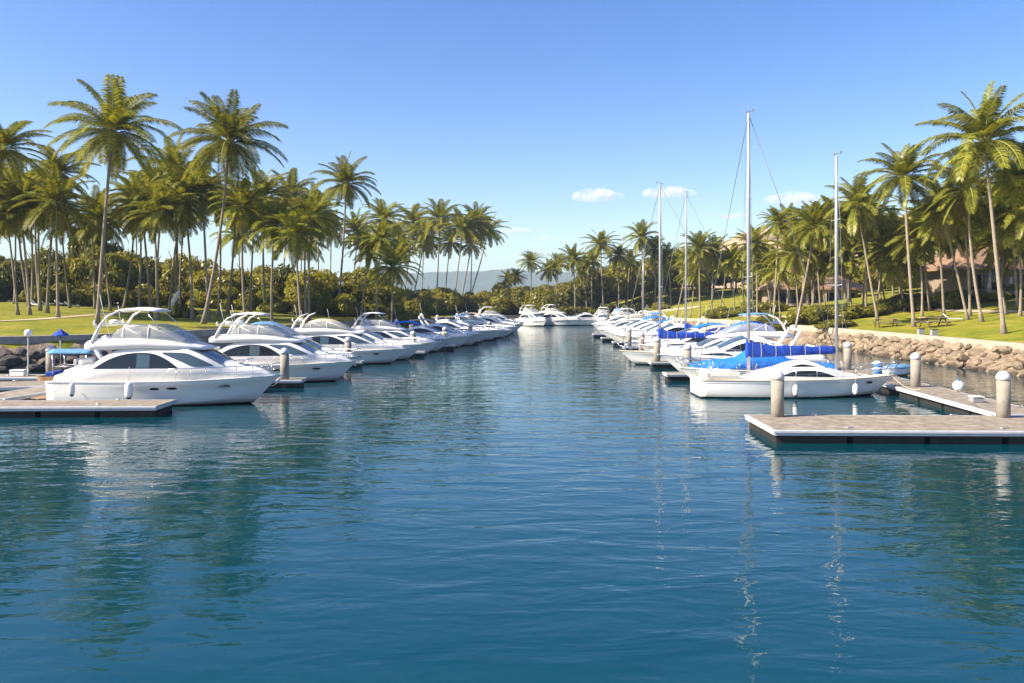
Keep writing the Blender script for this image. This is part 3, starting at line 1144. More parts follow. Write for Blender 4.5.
def shrub(p, w, h, tone, label, group=None, seed=0, cat='shrub'):
    r = random.Random(seed)
    root = empty('shrub', (p.x, p.y, gz(p.x, p.y) - .05), r.uniform(0, 6.28), label, cat, group)
    f = bpy.data.objects.new('foliage', FOL[('s', tone)][seed % 3]); C.objects.link(f); f.parent = root
    f.scale = (w / 2, w / 2 * r.uniform(.8, 1.1), h)
    s = bpy.data.objects.new('stem', STEM); C.objects.link(s); s.parent = root; s.scale = (w / 2, w / 2, h)
    return root


def tree(p, w, h, tone, label, group=None, seed=0, low=.28):
    """broad-leaved tree: crown from low*h to h"""
    r = random.Random(seed)
    root = empty('broadleaf_tree', (p.x, p.y, gz(p.x, p.y) - .1), r.uniform(0, 6.28), label, 'tree', group)
    f = bpy.data.objects.new('crown', FOL[('t', tone)][seed % 4]); C.objects.link(f); f.parent = root
    f.scale = (w / 2, w / 2 * r.uniform(.85, 1.1), h * (1 - low) / 1.12)
    f.location = (0, 0, h * low)
    t = bpy.data.objects.new('trunk', TRUNKS[seed % 3]); C.objects.link(t); t.parent = root
    t.scale = (w / 2, w / 2, h * .85)
    return root


r = random.Random(31)
# dark trees and hedge shrubs behind the left grove
for i in range(30):
    px = -60 + 430 * i / 29 + r.uniform(-8, 8)
    D = r.uniform(132, 158)
    tree(at_depth(px, D), r.uniform(9, 13), r.uniform(7.5, 11.5) * (1 if px < 330 else .75), 'd' if r.random() < .2 else r.choice('mll'),
         'dark leafy tree in the dense belt behind the left palm grove', 'trees behind the left grove', i, low=.12)
for i in range(34):
    px = -40 + 460 * i / 33 + r.uniform(-6, 6)
    D = r.uniform(122, 138)
    shrub(at_depth(px, D), r.uniform(4.5, 7.5), r.uniform(2.4, 4.2), r.choice('mmlll'), 'leafy shrub in the row along the back of the left lawn', 'shrubs along the left lawn', i)
# middle belt (behind the far left end)
for i in range(26):
    px = 385 + 150 * i / 25 + r.uniform(-5, 5)
    D = r.uniform(178, 225)
    tree(at_depth(px, D), r.uniform(8, 12), r.uniform(4.5, 8.5), r.choice('mlll'), 'olive green tree in the belt left of the far end of the basin', 'trees left of the far end', i, low=.08)
for i in range(22):
    px = 520 + 130 * i / 21 + r.uniform(-4, 4)
    D = r.uniform(214, 258)
    tree(at_depth(px, D), r.uniform(8, 13), r.uniform(5.5, 9) + (3.5 if px > 575 else 0), r.choice('mllm'), 'olive green tree behind the far end of the basin', 'trees behind the far end', i, low=.08)
for i in range(22):
    px = 415 + 260 * i / 21 + r.uniform(-4, 4)
    D = r.uniform(192, 206)
    shrub(at_depth(px, D), r.uniform(3.5, 6.5), r.uniform(1.3, 2.6), r.choice('mlmd'), 'low rounded shrub on the bank around the far end of the basin', 'shrubs around the far end', i)
# dark mass behind the masts
for i in range(22):
    px = 590 + 175 * i / 21 + r.uniform(-4, 4)
    D = r.uniform(205, 235)
    tree(at_depth(px, D), r.uniform(9, 13), r.uniform(10.5, 14.5), 'd' if r.random() < .4 else 'm', 'dark tree in the thick wood behind the sailboat masts', 'trees behind the masts', i, low=.22)
for i in range(30):
    px = 640 + 420 * i / 29 + r.uniform(-5, 5)
    D = r.uniform(106, 116) if px > 780 else r.uniform(135, 150)
    shrub(at_depth(px, D), r.uniform(4, 6.5), r.uniform(1.5, 2.6), r.choice('dmml'), 'dark clipped shrub in the hedge line below the right houses', 'hedge shrubs below the houses', i)
for i in range(24):
    px = 760 + 310 * i / 23 + r.uniform(-6, 6)
    D = r.uniform(150, 185)
    tree(at_depth(px, D), r.uniform(8, 12), r.uniform(6, 10.5), r.choice('mmll'), 'leafy tree among and behind the right houses', 'trees around the houses', i, low=.12)
# singled out
shrub(on_ground(952, 309), 5.2, 3.0, 'd', 'round dark bush in front of the right house hedge', seed=3)
shrub(on_ground(800, 338), 5.5, 2.2, 'm', 'broad green bush on the bank right of the blue sail cover', seed=4)
shrub(on_ground(770, 338), 4.5, 1.8, 'm', 'smaller green bush left of the broad bush on the right bank', seed=5)
shrub(on_ground(835, 331), 5.5, 1.2, 'l', 'low spreading bush behind the slimmer mast on the right bank', seed=7)
shrub(on_ground(184, 318), 3.6, 2.0, 'd', 'dark bush at the foot of the leaning tall left palm', seed=8)
tree(at_depth(96, 150), 9, 17.5, 'd', 'tall dark tree rising between the left palms', seed=2, low=.35)
tree(at_depth(84, 158), 8, 16, 'd', 'dark tree just left of the tall dark tree between the left palms', seed=5, low=.35)
tree(at_depth(366, 165), 13, 10.5, 'm', 'flat topped umbrella shaped tree right of the third yacht palm', seed=7, low=.5)


# ------------------------------------------------------------------ houses
def house(base, W, Dp, wall_h, roof_h, rz, label, over=1.6):
    root = empty('house', base, rz, label, 'house')
    mb = MB(); mb.box((0, 0, wall_h / 2 - .4), (W, Dp, wall_h + .8)); mb.build('wall', M['stucco'], root)
    a, b = W / 2 + over, Dp / 2 + over
    e = .28
    rl = W / 2 - Dp / 2 * .6
    mb = MB()
    vs = [(-a, -b, 0), (a, -b, 0), (a, b, 0), (-a, b, 0), (-a, -b, e), (a, -b, e), (a, b, e), (-a, b, e), (-rl, 0, roof_h), (rl, 0, roof_h)]
    mb.add(vs, [(3, 2, 1, 0), (0, 1, 5, 4), (1, 2, 6, 5), (2, 3, 7, 6), (3, 0, 4, 7), (4, 5, 9, 8), (5, 6, 9), (6, 7, 8, 9), (7, 4, 8)])
    rf = mb.build('roof', M['tiles'], root, loc=(0, 0, wall_h + .02))
    mb = MB(); mb.box((rl * .4, 0, roof_h + .3), (.9, .7, 1.2)); mb.box((rl * .4, 0, roof_h + .97), (1.1, .9, .14)); mb.build('chimney', M['stucco'], rf)
    n = int(W / 3)
    for k in range(n):
        x = -W / 2 + (k + .5) * W / n
        w, h = W / n * .62, wall_h * .62
        mb = MB()
        for sx in (-1, 1): mb.box((x + sx * w / 2, -Dp / 2 - .04, h / 2 + .35), (.1, .12, h + .1))
        mb.box((x, -Dp / 2 - .04, h + .4), (w - .1, .12, .1)); mb.box((x, -Dp / 2 - .04, .3), (w - .1, .12, .1)); mb.box((x, -Dp / 2 - .03, h / 2 + .35), (.06, .10, h - .1))
        win = mb.build('window', M['dkwood'], root)
        mb = MB(); mb.box((x, -Dp / 2 - .015, h / 2 + .35), (w - .1, .04, h)); mb.build('pane', M['glass'], win)
    for k in range(n + 1):
        x = -W / 2 - .6 + k * (W + 1.2) / n
        mb = MB(); mb.box((x, -b + .5, wall_h / 2 - .4), (.34, .34, wall_h + .8)); mb.build('column', M['coping'], root)
    mb = MB(); mb.box((0, -b + .2, -.25), (W + 2.4, over * 2 + 1.5, .5)); mb.build('terrace', M['coping'], root)
    return root


hp = at_depth(1036, 120)
house(Vector((hp.x + 2, hp.y, hp.z - .2)), 33, 11, 3.0, 3.8, R(4), 'low house with terracotta hip roof and columned terrace at far right')
hp = at_depth(808, 160)
house(Vector((hp.x, hp.y, hp.z - .2)), 16, 10, 2.6, 3.4, R(-6), 'smaller terracotta roofed house between the sailboat masts and right palms')


# ------------------------------------------------------------------ docks and piles
DZ = 0.52


def deck_slab(name, pts, w0, label, group=None, cat='dock'):
    """floating dock along a polyline of two points: planked deck, pale waler, dark floats"""
    a, b = Vector((*pts[0], 0)), Vector((*pts[1], 0))
    t = (b - a); Ln = t.length; rz = math.atan2(t.y, t.x)
    root = empty(name, ((a.x + b.x) / 2, (a.y + b.y) / 2, 0), rz, label, cat, group)
    mb = MB()
    near = b.y < 66
    n = max(1, int(Ln / (.29 if near else 1.5)))
    for k in range(n):          # deck boards with narrow joints
        x0 = -Ln / 2 + Ln * k / n; x1 = -Ln / 2 + Ln * (k + 1) / n
        mb.box(((x0 + x1) / 2, 0, DZ - .05 + (k * 7919 % 11 - 5) * .0006), (x1 - x0 - .016, w0 - .16, .10))
    mb.build('deck', M['dockwood'], root)
    mb = MB()
    for sy in (-1, 1):
        mb.box((0, sy * (w0 / 2 - .04), DZ - .10), (Ln, .08, .20))
        mb.box((0, sy * (w0 / 2 + .025), DZ - .05), (Ln + .06, .05, .07))
    for sx in (-1, 1):
        mb.box((sx * (Ln / 2 - .04), 0, DZ - .10), (.079, w0 - .162, .198))
    mb.build('waler', M['dockside'], root)
    mb = MB()
    m = max(1, int(Ln / 2.6))
    for k in range(m):
        x = -Ln / 2 + Ln * (k + .5) / m
        mb.box((x, 0, .02), (Ln / m - .25, w0 - .35, .60))
    mb.box((0, 0, DZ - .18), (Ln - .2, w0 - .2, .14))
    mb.build('float', M['float'], root)
    if b.y < 66 and w0 > 1.45:
        m = max(2, int(Ln / 4.5))
        for k in range(m):
            x = -Ln / 2 + Ln * (k + .5) / m
            for sy in (-1, 1):
                y = sy * (w0 / 2 - .22)
                mb = MB()
                mb.box((x, y, DZ + .03), (.08, .06, .06)); mb.tube([(x - .16, y, DZ + .075), (x + .16, y, DZ + .075)], .018, n=6)
                mb.build('cleat', M['chrome'], root)
    return root


def pile(x, y, top, label, group, r=.265):
    root = empty('mooring_pile', (x, y, 0), 0, label, 'mooring pile', group)
    mb = MB()
    mb.lathe([(r, -2.5), (r, -.2), (r, .26)], n=20, mi=1)
    mb.lathe([(r, .26), (r, top - .32)], n=20, mi=0)
    mb.build('shaft', [M['conc'], M['algae']], root)
    mb = MB()
    mb.lathe([(r + .015, top - .33), (r + .018, top - .18), (r * .93, top - .09), (r * .6, top + .01), (r * .2, top + .055), (.01, top + .06)], n=20)
    mb.build('cap', M['cap'], root)
    return root


def ring_guide(x, y, parent=None):
    pass


GP = 'mooring piles along the docks'
# right side
deck_slab('dock', ((10.0, 32.4), (27.5, 32.0)), 4.1, 'wide dock finger in the right foreground with two piles')
deck_slab('dock', ((22.25, 34.6), (24.2, 62)), 2.4, 'walkway dock leading from the right foreground back along the shore')
deck_slab('dock', ((24.05, 62.3), (24.8, 130)), 2.4, 'distant stretch of walkway dock behind the right row of boats')
pile(11.25, 33.9, 2.42, 'white capped pile standing on the left end of the right foreground dock', GP)
pile(20.7, 33.7, 2.42, 'white capped pile nearest the right edge of the picture', GP)
pile(22.85, 45.3, 2.42, 'white capped pile just beyond the bow of the two masted sailboat', GP)
pile(23.7, 56.5, 2.42, 'white capped pile on the walkway behind the slimmer mast', GP)
GF = 'finger docks of the right row'
for k, (D, x0) in enumerate(((54, 10.3), (64, 11.0), (74, 11.4), (84, 11.7), (94, 11.8), (104, 11.6), (115, 11.6))):
    deck_slab('dock', ((x0, D), (22.6 + (D - 34) * .075 * .5, D)), 1.4,
              ('dock finger beyond the blue covered boat', 'dock finger with the pile left of the taller middle mast')[k] if k < 2 else 'narrow far dock finger between boats of the right row', GF)
    if k < 4:
        pile(x0 + (1.5 if k == 0 else .55), D - .25, 2.42, ('white capped pile beyond the stern of the two masted sailboat', 'white capped pile in front of the taller middle mast')[k] if k < 2 else 'small far pile at the end of a dock finger in the right row', GP)
# left side
deck_slab('dock', ((-27.5, 38.0), (-16.6, 38.4)), 2.5, 'dock finger in the left foreground along the nearest motor yacht')
deck_slab('dock', ((-46, 43.5), (-27.3, 47.3)), 3.2, 'broad dock reaching in from the left edge behind the nearest yacht')
deck_slab('dock', ((-26.6, 39.8), (-21.5, 74)), 2.2, 'walkway dock behind the sterns of the left yachts')
deck_slab('dock', ((-21.45, 74.3), (-11, 135)), 2.0, 'distant stretch of walkway dock behind the left row')
deck_slab('dock', ((-34.5, 52.2), (-25.6, 51.6)), 2.0, 'short dock with a pile below the left rock bank')
pile(-30.0, 52.0, 2.42, 'pile in front of the dark left rocks', GP)
GL = 'finger docks of the left row'
for k, (D, x1) in enumerate(((49.6, -13.0), (63.9, -12.0), (76, -8.3), (87, -6.2), (98, -4.0), (109, -2.0), (121, -.2))):
    xs = -26.2 + (D - 42) * .155 + 1.2
    deck_slab('dock', ((xs, D), (x1, D + .4)), 1.5,
              ('dock finger between the two nearest left yachts', 'dock finger before the third left yacht')[k] if k < 2 else 'narrow far dock finger between yachts of the left row', GL)
    if k < 6:
        pile(x1 - 1.1, D, 2.42, ('pile beside the bow of the nearest left yacht', 'pile at the bow of the second left yacht', 'pile right of the third left yacht')[k] if k < 3 else 'small far pile at the end of a dock finger in the left row', GP)
deck_slab('dock', ((-3, 174.5), (27, 175)), 2.0, 'dock across the far end of the basin behind the moored yachts')


# ------------------------------------------------------------------ motor yachts
def interp(x, tab):
    return float(np.interp(x, [t[0] for t in tab], [t[1] for t in tab]))


def sinterp(tab):
    """smooth (monotone cubic) interpolation through (x, v) pairs"""
    xs = [t[0] for t in tab]; ys = [t[1] for t in tab]
    n = len(xs)
    dl = [(ys[i + 1] - ys[i]) / (xs[i + 1] - xs[i]) for i in range(n - 1)]
    ms = [dl[0]] + [0 if dl[i - 1] * dl[i] <= 0 else (dl[i - 1] + dl[i]) / 2 for i in range(1, n - 1)] + [dl[-1]]
    for i in range(n - 1):
        if dl[i] == 0: ms[i] = ms[i + 1] = 0
        else:
            a, b = ms[i] / dl[i], ms[i + 1] / dl[i]
            s = a * a + b * b
            if s > 9:
                t = 3 / math.sqrt(s); ms[i] = t * a * dl[i]; ms[i + 1] = t * b * dl[i]

    def f(x):
        if x <= xs[0]: return ys[0]
        if x >= xs[-1]: return ys[-1]
        i = max(j for j in range(n - 1) if xs[j] <= x)
        h = xs[i + 1] - xs[i]; t = (x - xs[i]) / h
        return ((2 * t**3 - 3 * t**2 + 1) * ys[i] + (t**3 - 2 * t**2 + t) * h * ms[i] + (-2 * t**3 + 3 * t**2) * ys[i + 1] + (t**3 - t**2) * h * ms[i + 1])
    return f


class Body:
    """a rounded deckhouse-like body along x, symmetric in y"""

    def __init__(s, w, z0, h, tum=.12, camber=.08, cor=.16):
        s.w, s.z0, s.h = sinterp(w), sinterp(z0), sinterp(h)
        s.tum, s.cam, s.cor = tum, camber, cor

    def ring(s, x):
        w, z0, h = s.w(x), s.z0(x), max(.01, s.h(x))
        c = min(s.cor, h * .45, w * .3)
        tw = w - s.tum * h
        half = [(w, z0), (w - s.tum * h * .5, z0 + h * .5), (tw + s.tum * c, z0 + h - c), (tw - c * .3, z0 + h - c * .3), (tw - c, z0 + h), (tw * .45, z0 + h + s.cam * .8)]
        return [(x, y, z) for y, z in half] + [(x, 0, z0 + h + s.cam)] + [(x, -y, z) for y, z in half[::-1]]

    def mesh(s, x0, x1, n=22, mb=None, mi=0):
        mb = mb or MB()
        mb.loft([s.ring(x0 + (x1 - x0) * i / n) for i in range(n + 1)], closed=True, caps=True, smooth=True, mi=mi, flip=True)
        return mb

    def side(s, x, z):
        w, z0, h = s.w(x), s.z0(x), max(.01, s.h(x))
        return w - s.tum * (z - z0)

    def top(s, x, y):
        w, z0, h = s.w(x), s.z0(x), max(.01, s.h(x))
        tw = max(.05, w - s.tum * h)
        return z0 + h + s.cam * (1 - min(1, abs(y) / tw) ** 1.6)


def side_patch(mb, body, x0, x1, lo, hi, sg, off=.014, nx=18, nz=3, mi=0):
    lo, hi = sinterp(lo), sinterp(hi)

    def P(u, v, o):
        x = x0 + (x1 - x0) * u
        z = lo(x) + (hi(x) - lo(x)) * v
        return (x, sg * (body.side(x, z) + o), z)
    mb.grid(lambda u, v: P(u, v, off), nx, nz, mi, True)
    # rim back into the wall
    edge = [(i / nx, 0) for i in range(nx + 1)] + [(1, j / nz) for j in range(1, nz + 1)] + [(1 - i / nx, 1) for i in range(1, nx + 1)] + [(0, 1 - j / nz) for j in range(1, nz)]
    vs = [P(u, v, off) for u, v in edge] + [P(u, v, -.03) for u, v in edge]
    n = len(edge)
    mb.add(vs, [(i, (i + 1) % n, n + (i + 1) % n, n + i) for i in range(n)], mi)


def top_patch(mb, body, x0, x1, y0, y1, off=.014, n=8, mi=0, skew=0.0):
    def P(u, v, o=off):
        x = x0 + (x1 - x0) * u; k = 1 - skew * (1 - u)
        y = (y0 + (y1 - y0) * v) * k
        return (x, y, body.top(x, y) + o)
    mb.grid(lambda u, v: P(u, v), n, 5, mi, True)
    edge = [(i / n, 0) for i in range(n + 1)] + [(1, j / 5) for j in range(1, 6)] + [(1 - i / n, 1) for i in range(1, n + 1)] + [(0, 1 - j / 5) for j in range(1, 5)]
    vs = [P(u, v) for u, v in edge] + [P(u, v, -.03) for u, v in edge]
    k = len(edge)
    mb.add(vs, [(i, (i + 1) % k, k + (i + 1) % k, k + i) for i in range(k)], mi)


class Hull:
    def __init__(s, L, B, H, rake, tail=.9, flare=.35, spring=.2, deadrise=.45, stemup=.75, full=2.4, mx=.42):
        s.L, s.B, s.H, s.rake, s.tail, s.flare, s.spring, s.dead, s.stemup, s.full, s.mx = L, B, H, rake, tail, flare, spring, deadrise, stemup, full, mx

    def zs(s, t): return s.H * (1 + s.spring * t ** 2.2)

    def bs(s, t):
        if t < s.mx: return s.B / 2 * (s.tail + (1 - s.tail) * math.sin(PI / 2 * t / s.mx))
        return s.B / 2 * max(.0, 1 - ((t - s.mx) / (1 - s.mx)) ** s.full)

    def ring(s, t):
        b, zs = s.bs(t), s.zs(t)
        zc = .05 + s.stemup * t ** 4
        zk = -s.dead + (s.dead + .05) * t ** 5
        bc = b * (.93 - s.flare * t ** 1.6)
        out = []
        for lv, y, z in ((0, 0, zk), (.12, bc * .55, zk + (zc - zk) * .55), (.26, bc, zc), (.275, bc + .03 * (1 - t), zc + .05), (.5, bc + (b - bc) * .42, zc + (zs - zc) * .42), (.78, bc + (b - bc) * .80, zc + (zs - zc) * .76), (.80, b * .985 + .0, zc + (zs - zc) * .80), (1, b, zs)):
            out.append((t * s.L - s.rake * t ** 5 * (1 - min(1, max(0, (z - 0) / zs)) if z > 0 else 1), y, z))
        return out

    def mesh(s, n=26):
        mb = MB()
        rings = []
        for i in range(n + 1):
            t = i / n
            h = s.ring(t)
            rings.append([(x, -y, z) for x, y, z in h[::-1]] + [(x, y, z) for x, y, z in h[1:]])
        k = len(rings[0])
        base = len(mb.v)
        for q in rings: mb.v.extend(q)
        for i in range(n):
            for j in range(k - 1):
                a = base + i * k + j
                f = (a, a + 1, a + 1 + k, a + k)
                zc = sum(mb.v[q][2] for q in f) / 4
                mb.f.append(f); mb.s.append(True)
                jj = min(j, k - 2 - j)
                mb.m.append(0)
        mb.f.append(tuple(base + j for j in range(k))[::-1]); mb.m.append(0); mb.s.append(False)
        return mb

    def deck(s, n=26, drop=.04, inset=.05, x1=.995):
        mb = MB()
        rows = []
        for i in range(n + 1):
            t = x1 * i / n
            b, z = max(.0, s.bs(t) - inset), s.zs(t) - drop
            rows.append([(t * s.L, b * q, z + .05 * (1 - q * q)) for q in (-1, -.5, 0, .5, 1)])
        mb.loft(rows, closed=False, caps=False, smooth=True, flip=True)
        return mb

    def rail_pts(s, t0, t1, n, up, inset):
        P = []
        for i in range(n + 1):
            t = t0 + (t1 - t0) * i / n
            P.append((t * s.L - (.02 if t > .98 else 0), max(0.0, s.bs(t) - inset), s.zs(t) + up))
        return P


def strake(h, parent, m, z=-.10, r=.035):
    mb = MB()
    for sg in (-1, 1):
        pts = []
        for i in range(25):
            t = i / 24
            pts.append((t * h.L - h.rake * t ** 5 * .02 + (.02 if t == 1 else 0), sg * (h.bs(t) + .012), h.zs(t) - .02))
        mb.tube(pts, r, n=6)
    return mb.build('rub_rail', m, parent)


def bow_rail(h, parent, t0, up=.62):
    mb = MB()
    for sg in (-1, 1):
        P = [(x, sg * y, z) for x, y, z in h.rail_pts(t0, .995, 14, up, .10)]
        P[0] = (P[0][0], P[0][1], P[0][2] - up + .03)
        P[-1] = (P[-1][0] + .05, 0, P[-1][2] + .05)
        mb.tube(P, .024, n=5)
        Q = [(x, sg * y, z) for x, y, z in h.rail_pts(t0 + .05, .99, 12, up * .5, .10)]
        mb.tube(Q, .010, n=4)
        for i in range(1, 8):
            t = t0 + (.985 - t0) * i / 7.6
            b = max(.02, h.bs(t) - .10)
            mb.tube([(t * h.L, sg * b, h.zs(t) - .03), (t * h.L + .04, sg * b, h.zs(t) + up)], .017, n=4)
    return mb.build('bow_rail', M['chrome'], parent)


def portholes(h, parent, xs, ext=.26, zoff=-.42):
    for x in xs:
        for sg in (-1, 1):
            t = x / h.L
            r = h.ring(t)
            mb = MB()
            zc = h.zs(t) + zoff
            vs, k = [], 12
            for j in range(k):
                a = 2 * PI * j / k
                xx, zz = x + ext * math.cos(a), zc + .065 * math.sin(a)
                q = h.ring(xx / h.L)
                yy = float(np.interp(zz, [p[2] for p in q[2:]], [p[1] for p in q[2:]]))
                vs.append((xx, sg * (yy + .015), zz))
            vs += [(v[0], v[1] - sg * .04, v[2]) for v in vs]
            mb.add(vs, [tuple(range(k))] + [(j, (j + 1) % k, k + (j + 1) % k, k + j) for j in range(k)])
            mb.build('porthole', M['glass'], parent)


def name_mesh(parent):
    pass


def yacht_fly(label, group=None, L=12.0, B=4.0, hull_m='gel', canopy='white_vinyl', top=True, hood=None):
    """flybridge motor yacht; local x from stern 0 to bow L"""
    root = empty('motor_yacht', (0, 0, 0), 0, label, 'motor yacht', group)
    root['variant'] = 'flybridge'
    h = Hull(L, B, 1.36, L * .13, spring=.16)
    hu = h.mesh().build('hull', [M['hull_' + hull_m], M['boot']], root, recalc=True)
    portholes(h, root, (L * .49, L * .565, L * .78))
    h.deck().build('deck', M['deck'], root)
    strake(h, root, M['gel'])
    k = L / 12
    zd = 1.32
    cab = Body(w=[(0.3, B * .41), (2, B * .425), (6, B * .41), (8, B * .36), (9.4 * k, B * .27), (10.6 * k, B * .17), (11.6 * k, .06)],
               z0=[(0, zd), (7, zd + .02), (12, zd + .18)],
               h=[(0.3, .34), (1.5 * k, .42), (2.1 * k, .72), (2.8 * k, 1.30), (3.5 * k, 1.66), (4.6 * k, 1.86), (6.9 * k, 1.84), (7.7 * k, 1.62), (9.3 * k, .82), (9.8 * k, .70), (10.8 * k, .42), (11.6 * k, .08)], tum=.15, camber=.10, cor=.2)
    cb = cab.mesh(.3, 11.6 * k, 40).build('deckhouse', M['gel'], root, recalc=True)
    for sg in (-1, 1):
        mb = MB()
        side_patch(mb, cab, 2.45 * k, 6.95 * k, [(2.45 * k, 2.02), (6.95 * k, 2.06)], [(2.45 * k, 2.04), (3.2 * k, 2.50), (4.0 * k, 2.78), (4.9 * k, 2.88), (5.7 * k, 2.80), (6.4 * k, 2.48), (6.95 * k, 2.08)], sg)
        win = mb.build('side_window', M['glass'], root)
        mb = MB()
        side_patch(mb, cab, 4.75 * k, 5.45 * k, [(4.75 * k, 2.075), (5.45 * k, 2.085)], [(4.75 * k, 2.82), (5.45 * k, 2.77)], sg, off=.024, nx=5)
        mb.build('pane', M['glassblue'], win)  # lighter reflection at mid window, put in as a paler glass colour
        mb = MB()
        side_patch(mb, cab, 6.1 * k, 8.75 * k, [(6.1 * k, 2.83), (7.1 * k, 2.42), (7.9 * k, 2.12), (8.75 * k, 2.16)], [(6.1 * k, 2.90), (7.25 * k, 2.86), (8.0 * k, 2.58), (8.75 * k, 2.20)], sg, off=.02)
        mb.build('windshield_side', M['glassblue'], root)
    mb = MB()
    for y0, y1 in ((-1.05, -.37), (-.33, .33), (.37, 1.05)):
        top_patch(mb, cab, 7.45 * k, 9.1 * k, y0 * B / 4, y1 * B / 4, skew=-.15)
    mb.build('windshield', M['glassblue'], root)
    mb = MB()
    top_patch(mb, cab, 9.75 * k, 10.25 * k, -.24, .24, off=.03)
    mb.build('hatch', M['glassblue'], root)
    fly = Body(w=[(1.5 * k, .6), (1.8 * k, B * .33), (2.4 * k, B * .385), (5, B * .37), (7, B * .31), (8.1 * k, B * .2)],
               z0=[(1.5 * k, 3.06), (2.6 * k, 3.02), (5, 3.12), (8.1 * k, 3.0)], h=[(1.5 * k, .18), (2.0 * k, .46), (2.8 * k, .58), (5 * k, .50), (7 * k, .32), (8.1 * k, .10)], tum=.05, camber=.05, cor=.14)
    fly.mesh(1.5 * k, 8.1 * k, 26).build('flybridge', M['gel'], root, recalc=True)
    enc = Body(w=[(3.0 * k, B * .335), (5, B * .33), (7.2 * k, B * .25)], z0=[(3, 3.5), (7.2, 3.42)], h=[(3.0 * k, .06), (3.4 * k, .55), (3.9 * k, .80), (5.3 * k, .84), (5.9 * k, .74), (7.2 * k, .04)], tum=.16, camber=.05, cor=.12)
    e = enc.mesh(3.0 * k, 7.2 * k, 22)
    e.build('windscreen', M['vinyl'], root, recalc=True)
    mb = MB()
    for x in (3.9 * k, 5.25 * k):
        mb.tube([(p[0], p[1] * 1.01, p[2] + .01) for p in enc.ring(x)], .03, n=5)
    for sg in (-1, 1):
        mb.tube([(5.25 * k, sg * enc.side(5.25 * k, 4.28), 4.3), (7.0 * k, sg * enc.side(7.0 * k, 3.5), 3.52)], .028, n=5)
        mb.tube([(3.9 * k, sg * (enc.side(3.9 * k, 4.25) - .05), 4.28), (5.25 * k, sg * (enc.side(5.25 * k, 4.28) - .05), 4.33)], .025, n=5)
        mb.tube([(3.9 * k, sg * enc.side(3.9 * k, 4.28), 4.25), (5.25 * k, sg * enc.side(5.25 * k, 3.5), 3.6)], .02, n=5)
    mb.build('windscreen_frame', M['white'], root)
    # helm seat and console under the screen
    mb = MB(); mb.box((4.0 * k, .35, 3.75), (.55, 1.0, .5), bev=.08); mb.box((3.72 * k, .35, 4.05), (.14, 1.0, .5), bev=.05); mb.build('helm_seat', M['grey_vinyl'], root)
    # arch
    mb = MB()
    for sg in (-1, 1):
        y = sg * B * .36
        mb.tube([(2.3 * k, y, 3.4), (2.55 * k, y, 3.95), (2.72 * k, y * .98, 4.35), (3.1 * k, y * .93, 4.85), (3.7 * k, y * .85, 5.12)], [.12, .10, .075, .06, .05], n=8)
        mb.tube([(2.62 * k, y, 4.1), (2.4 * k, y, 4.5), (2.45 * k, y, 4.62)], [.07, .055, .03], n=6)
    mb.tube([(2.72 * k, -B * .352, 4.35), (2.72 * k, B * .352, 4.35)], .06, n=8)
    mb.build('radar_arch', M['gel'], root)
    mb = MB()
    mb.lathe([(.02, 4.40), (.24, 4.42), (.26, 4.52), (.2, 4.6), (.02, 4.63)], c=(2.72 * k, 0, 0), n=14)
    mb.build('radar_dome', M['white'], root)
    mb = MB(); mb.tube([(2.75 * k, -.9, 4.38), (2.45 * k, -.95, 6.0)], .014, n=5); mb.build('antenna', M['white'], root)
    mb = MB(); mb.tube([(2.75 * k, .6, 4.38), (2.6 * k, .6, 5.4)], .012, n=5); mb.build('antenna', M['white'], root)
    if top:
        t_ = Body(w=[(3.2 * k, B * .2), (3.6 * k, B * .31), (5.1 * k, B * .30), (5.5 * k, B * .22)], z0=[(3.2 * k, 5.06), (4.4 * k, 5.16), (5.5 * k, 5.05)], h=[(3.2 * k, .05), (5.5 * k, .05)], tum=.1, camber=.10, cor=.02)
        t_.mesh(3.2 * k, 5.5 * k, 12).build('sun_top', M[canopy], root, recalc=True)
        for sg in (-1, 1):
            mb = MB()
            mb.tube([(5.0 * k, sg * B * .27, 5.09), (5.6 * k, sg * B * .29, 4.5), (5.75 * k, sg * B * .29, 4.12)], .02, n=5)
            mb.build('top_strut', M['chrome'], root)
    if hood:
        q = Body(w=[(3.0 * k, B * .30), (6.6 * k, B * .25)], z0=[(3, 3.56), (7, 3.5)], h=[(3.0 * k, .10), (3.5 * k, .62), (4.8 * k, .95), (5.6 * k, .8), (6.9 * k, .1)], tum=.25, camber=.08, cor=.2)
        q.mesh(3.1 * k, 6.8 * k, 16).build('flybridge_cover', M[hood], root, recalc=True)
    bow_rail(h, root, .52)
    mb = MB(); mb.box((-.42, 0, .42), (.95, B * .8, .09), bev=.03); mb.build('swim_platform', M['teak'], root)
    mb = MB(); mb.box((L * .99 - .1, 0, h.zs(1) + .02), (.7, .34, .09), bev=.03); mb.tube([(L + .12, 0, h.zs(1) - .05), (L - .15, 0, h.zs(1) - .38)], .035, n=6); mb.tube([(L - .20, -.18, h.zs(1) - .34), (L - .12, 0, h.zs(1) - .42), (L - .20, .18, h.zs(1) - .34)], .03, n=6)
    mb.build('anchor', M['chrome'], root)
    mb = MB(); mb.box((.9, B * .2, 1.86), (.5, 1.1, .42), bev=.08); mb.box((.62, B * .2, 2.15), (.14, 1.1, .4), bev=.05); mb.build('cockpit_seat', M['white_vinyl'], root)
    return root


